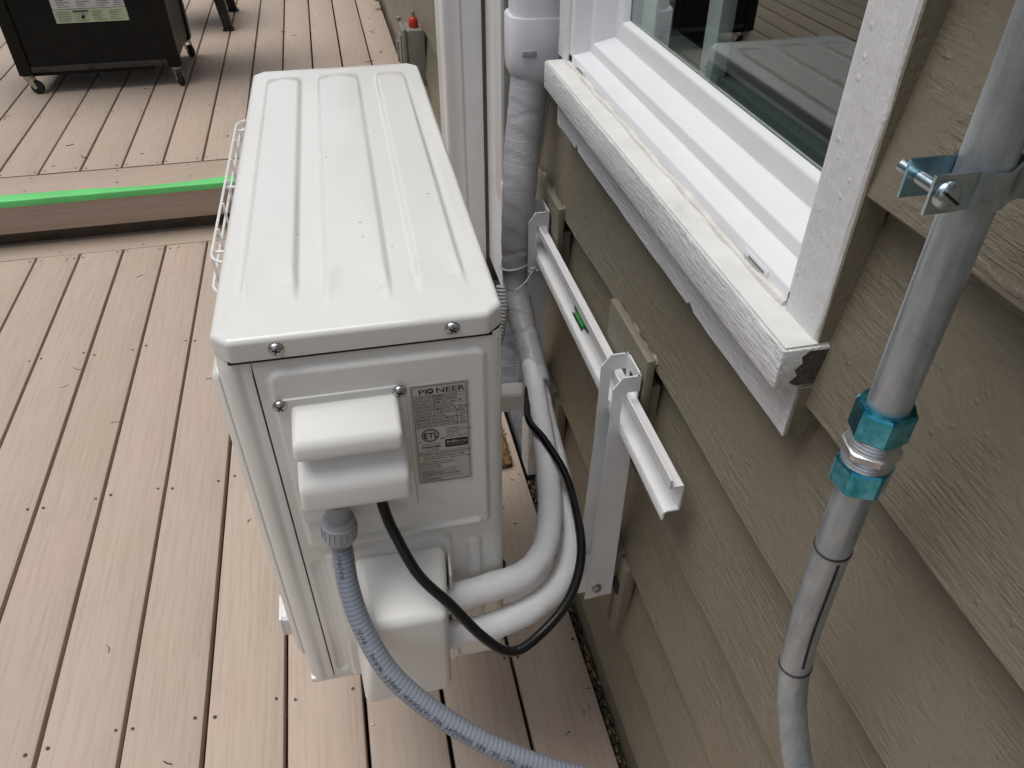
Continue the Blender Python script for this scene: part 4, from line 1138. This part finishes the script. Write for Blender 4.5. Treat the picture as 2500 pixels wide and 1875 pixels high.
# door mat
mat_ = root('door_mat', 'brown coir door mat on the deck below the door', 'mat', (.17, 1.68, 0))
bm = NB(); box(bm, .035, .300, 1.322, 2.05, .001, .008, .002); fin(bm, 'backing', 'rubber', mat_)
bm = NB(); rnd = random.Random(3)
for i in range(5200):
    x = rnd.uniform(.19, .302); y = rnd.uniform(1.318, 1.75); h = rnd.uniform(.016, .026); a = rnd.uniform(0, 6.28); w = .0012
    dx, dy = rnd.gauss(0, .004), rnd.gauss(0, .004)
    vs_ = [bm.verts.new((x+w*math.cos(a), y+w*math.sin(a), .007)), bm.verts.new((x-w*math.cos(a), y-w*math.sin(a), .007)), bm.verts.new((x+dx, y+dy, h))]
    bm.faces.new(vs_)
o = fin(bm, 'bristles', 'coir', mat_, recalc=False); o['kind'] = 'stuff'
bm = NB(); box(bm, .036, .298, 1.324, 2.048, .0082, .013, .002); fin(bm, 'pile', 'coir', mat_)

# grill cart
gr = root('gas_grill', 'black gas grill cart on casters with paper stickers on its front', 'grill', (-1.035, 4.15, HU))
GX0, GX1, GY0, GY1 = -1.378, -.690, 3.905, 4.40
GZ = HU
for x0, y0 in ((GX0, GY0), (GX1-.055, GY0), (GX0, GY1-.055), (GX1-.055, GY1-.055)):
    bm = NB(); box(bm, x0, x0+.055, y0, y0+.055, GZ+.082, GZ+.74, .004); fin(bm, 'post', 'grill_black', gr)
bm = NB(); box(bm, GX0+.056, GX1-.056, GY0+.010, GY0+.016, GZ+.118, GZ+.74); gp = fin(bm, 'front_panel', 'grill_black', gr)
bm = NB(); box(bm, GX0+.056, GX1-.056, GY1-.020, GY1-.012, GZ+.118, GZ+.74); fin(bm, 'back_panel', 'grill_black', gr)
for x in (GX0+.010, GX1-.016):
    bm = NB(); box(bm, x, x+.006, GY0+.056, GY1-.056, GZ+.105, GZ+.74); fin(bm, 'side_panel', 'grill_black', gr)
bm = NB(); box(bm, GX0+.056, GX1-.056, GY0+.004, GY0+.030, GZ+.092, GZ+.117, .002); fin(bm, 'bottom_rail', 'grill_edge', gr)
bm = NB(); box(bm, GX0+.030, GX1-.13, GY0+.045, GY1-.05, GZ+.066, GZ+.090, .002); fin(bm, 'bottom_shelf', 'grill_black', gr)
for y in (GY0+.02,):
    bm = NB(); box(bm, -1.152, -.858, GY0+.0085, GY0+.0098, .528, .640, .0002, 1); st = fin(bm, 'sticker', 'sticker_white', gr)
    bm = NB(); box(bm, -1.153, -.856, GY0+.0082, GY0+.0098, .472, .526, .0002, 1); st2 = fin(bm, 'sticker', 'sticker_green', gr)
    bm = NB()
    def sq(x0, x1, z0, z1): bm.faces.new([bm.verts.new((a, GY0+.0078, b_)) for a, b_ in ((x0, z0), (x1, z0), (x1, z1), (x0, z1))])
    rnd = random.Random(5)
    for c0 in (-1.14, -1.07, -1.0, -.93):
        for i in range(5): sq(c0, c0+rnd.uniform(.035, .058), .480+.0085*i, .4825+.0085*i)
    sq(-1.075, -1.01, .513, .522)
    fin(bm, 'print', 'ink_grey', st2, recalc=False)['kind'] = 'stuff'
    bm = NB()
    for c0 in (-1.13, -1.05, -.97, -.90):
        for i in range(8): sq(c0, c0+rnd.uniform(.03, .055), .536+.0085*i, .5385+.0085*i)
    fin(bm, 'print', 'ink_grey', st, recalc=False)['kind'] = 'stuff'
    # flame pictogram
    bm = NB(); fl = [(-1.045, .487), (-1.034, .487), (-1.030, .494), (-1.033, .500), (-1.0375, .512), (-1.0395, .502), (-1.0440, .498), (-1.047, .493)]
    bm.faces.new([bm.verts.new((a, GY0+.0077, b_)) for a, b_ in fl]); fin(bm, 'flame_mark', 'ink', st2, recalc=False)
def caster(x, y, rot):
    bm = NB(); lathe(bm, [(0, .010), (.006, .022), (.014, .024), (.016, .012)], (x, y, GZ+.066), (0, 0, 1), 20)
    c, s_ = math.cos(rot), math.sin(rot)
    def Rt(px, py, pz): return (x+c*px-s_*py, y+s_*px+c*py, GZ+pz)
    for s2 in (-1, 1):
        o1, o2 = s2*.014, s2*.0165
        pts = [(-.018, .070), (.018, .070), (.030, .030), (.018, .022)]
        A = [bm.verts.new(Rt(a, o1, b_)) for a, b_ in pts]; B_ = [bm.verts.new(Rt(a, o2, b_)) for a, b_ in pts]
        bm.faces.new(A); bm.faces.new(B_[::-1])
        for i in range(4): bm.faces.new((A[i], A[(i+1) % 4], B_[(i+1) % 4], B_[i]))
    ob = fin(bm, 'caster', 'caster_steel', gr)
    bm = NB(); w0 = Vector(Rt(.024, -.0115, .028)); axd = Vector((-s_, c, 0))
    lathe(bm, [(0, .012), (.001, .022), (.003, .0275), (.006, .0285), (.017, .0285), (.020, .0275), (.022, .022), (.023, .012)], w0, axd, 28); fin(bm, 'wheel', 'rubber', ob)
for x, y, r_ in ((GX0+.03, GY0+.02, R(-12)), (GX1-.028, GY0+.02, R(-62)), (GX1-.028, GY1-.03, R(-55)), (GX0+.03, GY1-.03, R(20))): caster(x, y, r_)
bm = NB(); box(bm, GX0-.01, GX1+.01, GY0-.02, GY1+.02, GZ+.742, GZ+.92, .02, 3); fin(bm, 'firebox', 'grill_black', gr)
bm = NB(); pr = [(GY0-.02, GZ+.925)]+[((GY0+GY1)/2-.27*math.cos(R(a)), GZ+.925+.23*math.sin(R(a))) for a in range(10, 175, 12)]+[(GY1+.02, GZ+.925)]
prism(bm, pr, 'x', GX0, GX1); fin(bm, 'lid', 'grill_black', gr)
bm = NB(); tube(bm, [(GX0+.10, GY0-.07, GZ+1.0), (GX1-.10, GY0-.07, GZ+1.0)], .010, 14); fin(bm, 'lid_handle', 'caster_steel', gr)
for x0, x1 in ((GX0-.34, GX0-.02), (GX1+.02, GX1+.34)):
    bm = NB(); box(bm, x0, x1, GY0+.01, GY1-.01, GZ+.86, GZ+.90, .008); fin(bm, 'side_shelf', 'grill_black', gr)

# black plastic chair behind the grill
ch = root('plastic_chair', 'black plastic chair on the deck, its legs seen past the grill', 'chair', (-.80, 5.03, HU))
cxx, cyy = -.795, 5.03
for sx_ in (-1, 1):
    for sy_ in (-1, 1):
        fx, fy = cxx+sx_*.245, cyy+sy_*.215; tx, ty_ = cxx+sx_*.195, cyy+sy_*.175
        bm = NB(); z0, z1 = HU+.002, HU+.43
        def ls_(px, py, w, z): return [(px-w, py-w, z), (px+w, py-w, z), (px+w, py+w, z), (px-w, py+w, z)]
        hull(bm, ls_(fx, fy, .024, z0)+ls_(tx, ty_, .036, z1), .008, 2); lg = fin(bm, 'leg', 'black_plastic', ch)
        bm = NB(); box(bm, fx-.030, fx+.030, fy-.030, fy+.030, HU+.0005, HU+.012, .003); fin(bm, 'foot', 'black_plastic', lg)
bm = NB(); box(bm, cxx-.23, cxx+.23, cyy-.21, cyy+.21, HU+.432, HU+.465, .012, 3); fin(bm, 'seat', 'black_plastic', ch)
bm = NB(); hull(bm, [(cxx-.21, cyy+.17, HU+.47), (cxx+.21, cyy+.17, HU+.47), (cxx+.21, cyy+.20, HU+.47), (cxx-.21, cyy+.20, HU+.47), (cxx-.20, cyy+.28, HU+.86), (cxx+.20, cyy+.28, HU+.86), (cxx+.20, cyy+.31, HU+.86), (cxx-.20, cyy+.31, HU+.86)], .012, 3); fin(bm, 'backrest', 'black_plastic', ch)

# outlet box with red cap
ob_ = root('outlet_box', 'grey weatherproof electrical box with red cap on the far wall', 'electrical box', (.30, 3.05, .39))
bm = NB(); box(bm, .2735, .3390, 3.00, 3.115, .395, .600, .003); fin(bm, 'box', 'box_grey', ob_)
bm = NB(); box(bm, .2560, .2732, 2.994, 3.121, .388, .606, .005, 3); cv = fin(bm, 'cover', 'box_grey', ob_)
bm = NB(); box(bm, .2500, .2558, 3.02, 3.10, .42, .58, .003); fin(bm, 'hinged_flap', 'box_grey', cv)
bm = NB(); tube(bm, [(.262, 3.125, .608), (.262, 3.155, .608)], .009, 12); fin(bm, 'hinge', 'box_grey', cv)
bm = NB(); lathe(bm, [(0, .0170), (.010, .0180), (.020, .0170), (.030, .0140), (.036, .0090), (.038, .002)], (.306, 3.045, .6005), (0, 0, 1), 24); cp_ = fin(bm, 'red_cap', 'red_plastic', ob_)
bm = NB(); lathe(bm, [(0, .0075), (.016, .0070), (.018, .003)], (.306, 3.045, .6380), (0, 0, 1), 14); fin(bm, 'cap_tip', 'box_grey', cp_)
bm = NB(); box(bm, .2450, .2560, 3.13, 3.16, .50, .53, .002); box(bm, .2460, .2560, 3.128, 3.158, .455, .4995, .002); fin(bm, 'latch', 'box_grey', ob_)
# small round spout at the far foot of the wall
bm = NB(); tube(bm, spline([(.338, 5.12, .262), (.315, 5.11, .262), (.295, 5.10, .255), (.286, 5.095, .235)], 6), .022, 16)
tag(fin(bm, 'wall_spout', 'box_grey'), 'small grey pipe spout at the foot of the far wall', 'spout')

# debris on deck and lid: needles, crumbs, paint flecks
rnd = random.Random(11)
bm = NB()
def needle(x, y, z, L, a, r=.0007, bend=.2, mi=0):
    pts = [Vector((x, y, z)), Vector((x+L*.5*math.cos(a), y+L*.5*math.sin(a), z+.0004)), Vector((x+L*math.cos(a+bend), y+L*math.sin(a+bend), z))]
    tube(bm, spline(pts, 4), r, 5, mi=mi)
for i in range(40):
    needle(rnd.uniform(-1.5, .31), rnd.uniform(.45, 2.7), .0014, rnd.uniform(.008, .035), rnd.uniform(0, 6.28), rnd.uniform(.0004, .0009), rnd.uniform(-.5, .5), rnd.choice((0, 0, 1)))
for i in range(22): needle(rnd.uniform(.16, .32), rnd.uniform(.62, 1.35), .0014, rnd.uniform(.004, .012), rnd.uniform(0, 6.28), rnd.uniform(.0005, .0010), rnd.uniform(-.5, .5), 1)
for i in range(30): needle(rnd.uniform(-1.4, .25), rnd.uniform(2.9, 5.0), HU+.0014, rnd.uniform(.01, .05), rnd.uniform(0, 6.28), rnd.uniform(.0006, .0014), rnd.uniform(-.5, .5), 1)
for i in range(16): box(bm, *(lambda x, y: (x, x+.004, y, y+.003))(rnd.uniform(-.2, .3), rnd.uniform(.7, 1.3)), .0012, .0026, mi=2)
o = fin(bm, 'debris', ['needle', 'dirt', 'paint_fleck']); o['kind'] = 'stuff'; o['label'] = 'pine needles, crumbs and flecks scattered on the deck'; o['category'] = 'debris'
# dark bits over a solid dark strip, filling the gap by the wall
bm = NB()
for i in range(420):
    x = rnd.uniform(.327, .339); y = rnd.uniform(.3, 1.28); s_ = rnd.uniform(.002, .006)
    box(bm, x-s_/2, x+s_/2, y-s_, y+s_, -.022+rnd.uniform(-.008, .006), -.012+rnd.uniform(-.004, .008), mi=rnd.choice((0, 0, 1)))
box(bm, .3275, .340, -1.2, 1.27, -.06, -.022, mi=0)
o = fin(bm, 'gap_litter', ['dirt', 'needle']); o['kind'] = 'stuff'; o['label'] = 'dark leaf litter in the gap between deck and wall'; o['category'] = 'litter'

# unseen trees added round the garden to close off the low sky
rnd = random.Random(21)
bm = NB(); tube(bm, spline([(0, 0, 0), (.05, .03, 2), (-.04, .06, 4.2), (.02, 0, 7.0)], 6), .2, 12, True, lambda q, a: .24*(1-q/8.2)+.02*math.sin(3*a))
for k in range(9):
    a = k*2.4; z = 2.0+k*.5; tube(bm, spline([(0, 0, z), (.8*math.cos(a), .8*math.sin(a), z+.6), (1.7*math.cos(a), 1.7*math.sin(a), z+.9)], 4), .05, 6, True, lambda q, a_: .06*(1-q/2.6)+.012)
bm.normal_update(); trunk_bm = bm
bm = NB(); clumps = []
for k in range(60):
    u = rnd.uniform(-1, 1); a = rnd.uniform(0, 6.28); r_ = math.sqrt(1-u*u)*rnd.uniform(.55, 1.0)
    clumps.append(Vector((1.9*r_*math.cos(a), 1.9*r_*math.sin(a), 4.9+3.7*u*rnd.uniform(.7, 1))))
for k in range(4200):
    c = rnd.choice(clumps); p = c+Vector((rnd.gauss(0, .34), rnd.gauss(0, .34), rnd.gauss(0, .30)))
    n = Vector((rnd.gauss(0, 1), rnd.gauss(0, 1), rnd.gauss(.5, 1))).normalized(); t_ = n.orthogonal().normalized(); b_ = n.cross(t_); w = rnd.uniform(.07, .16)
    bm.faces.new([bm.verts.new(p+t_*w*x+b_*w*.6*y) for x, y in ((-1, 0), (0, -1), (1, 0), (0, 1))])
first = None
NAMES = ['tall leafy tree left of the deck, the one nearest the viewer', 'broad leafy tree left of the deck, second from the viewer', 'leafy tree left of the deck, level with the step', 'leafy tree left of the deck, level with the grill', 'leafy tree at the far left corner of the garden', 'leafy tree beyond the far end of the deck', 'leafy tree beyond the far corner of the house', 'leafy tree behind the viewer at the left corner']
spots = [(-7.2, -3.0), (-7.8, .2), (-7.4, 3.1), (-7.9, 6.0), (-6.8, 8.8), (-4.2, 10.6), (1.5, 11.8)]
for k, (x, y) in enumerate(spots):
    if first is None:
        r0 = root('tree', NAMES[0], 'tree', (x, y, -.8), 0, 'trees ringing the garden', local=False)
        OFF[r0.name] = Vector()
        fin(trunk_bm, 'trunk', 'bark', r0); fin(bm, 'crown', 'leaf', r0, recalc=False); first = r0
    else:
        r1 = first.copy(); COL.objects.link(r1); r1['label'] = NAMES[k]; r1.location = (x, y, -.8); r1.rotation_euler = (0, 0, k*1.3); f_ = rnd.uniform(.9, 1.12); r1.scale = (f_, f_, f_)
        for c in first.children:
            c2 = c.copy(); COL.objects.link(c2); c2.parent = r1

# disconnect box that both conduits run to
db = root('disconnect_box', 'grey electrical disconnect box low on the wall where both conduits end', 'electrical box', (.295, .03, .22))
bm = NB(); box(bm, .262, .3310, -.02, .130, .235, .5600, .004); fin(bm, 'box', 'box_grey', db)
bm = NB(); box(bm, .250, .2618, -.026, .136, .228, .566, .004); dl = fin(bm, 'lid', 'box_grey', db)
bm = NB(); box(bm, .240, .2498, .043, .067, .30, .36, .003); fin(bm, 'handle', 'black_plastic', dl)
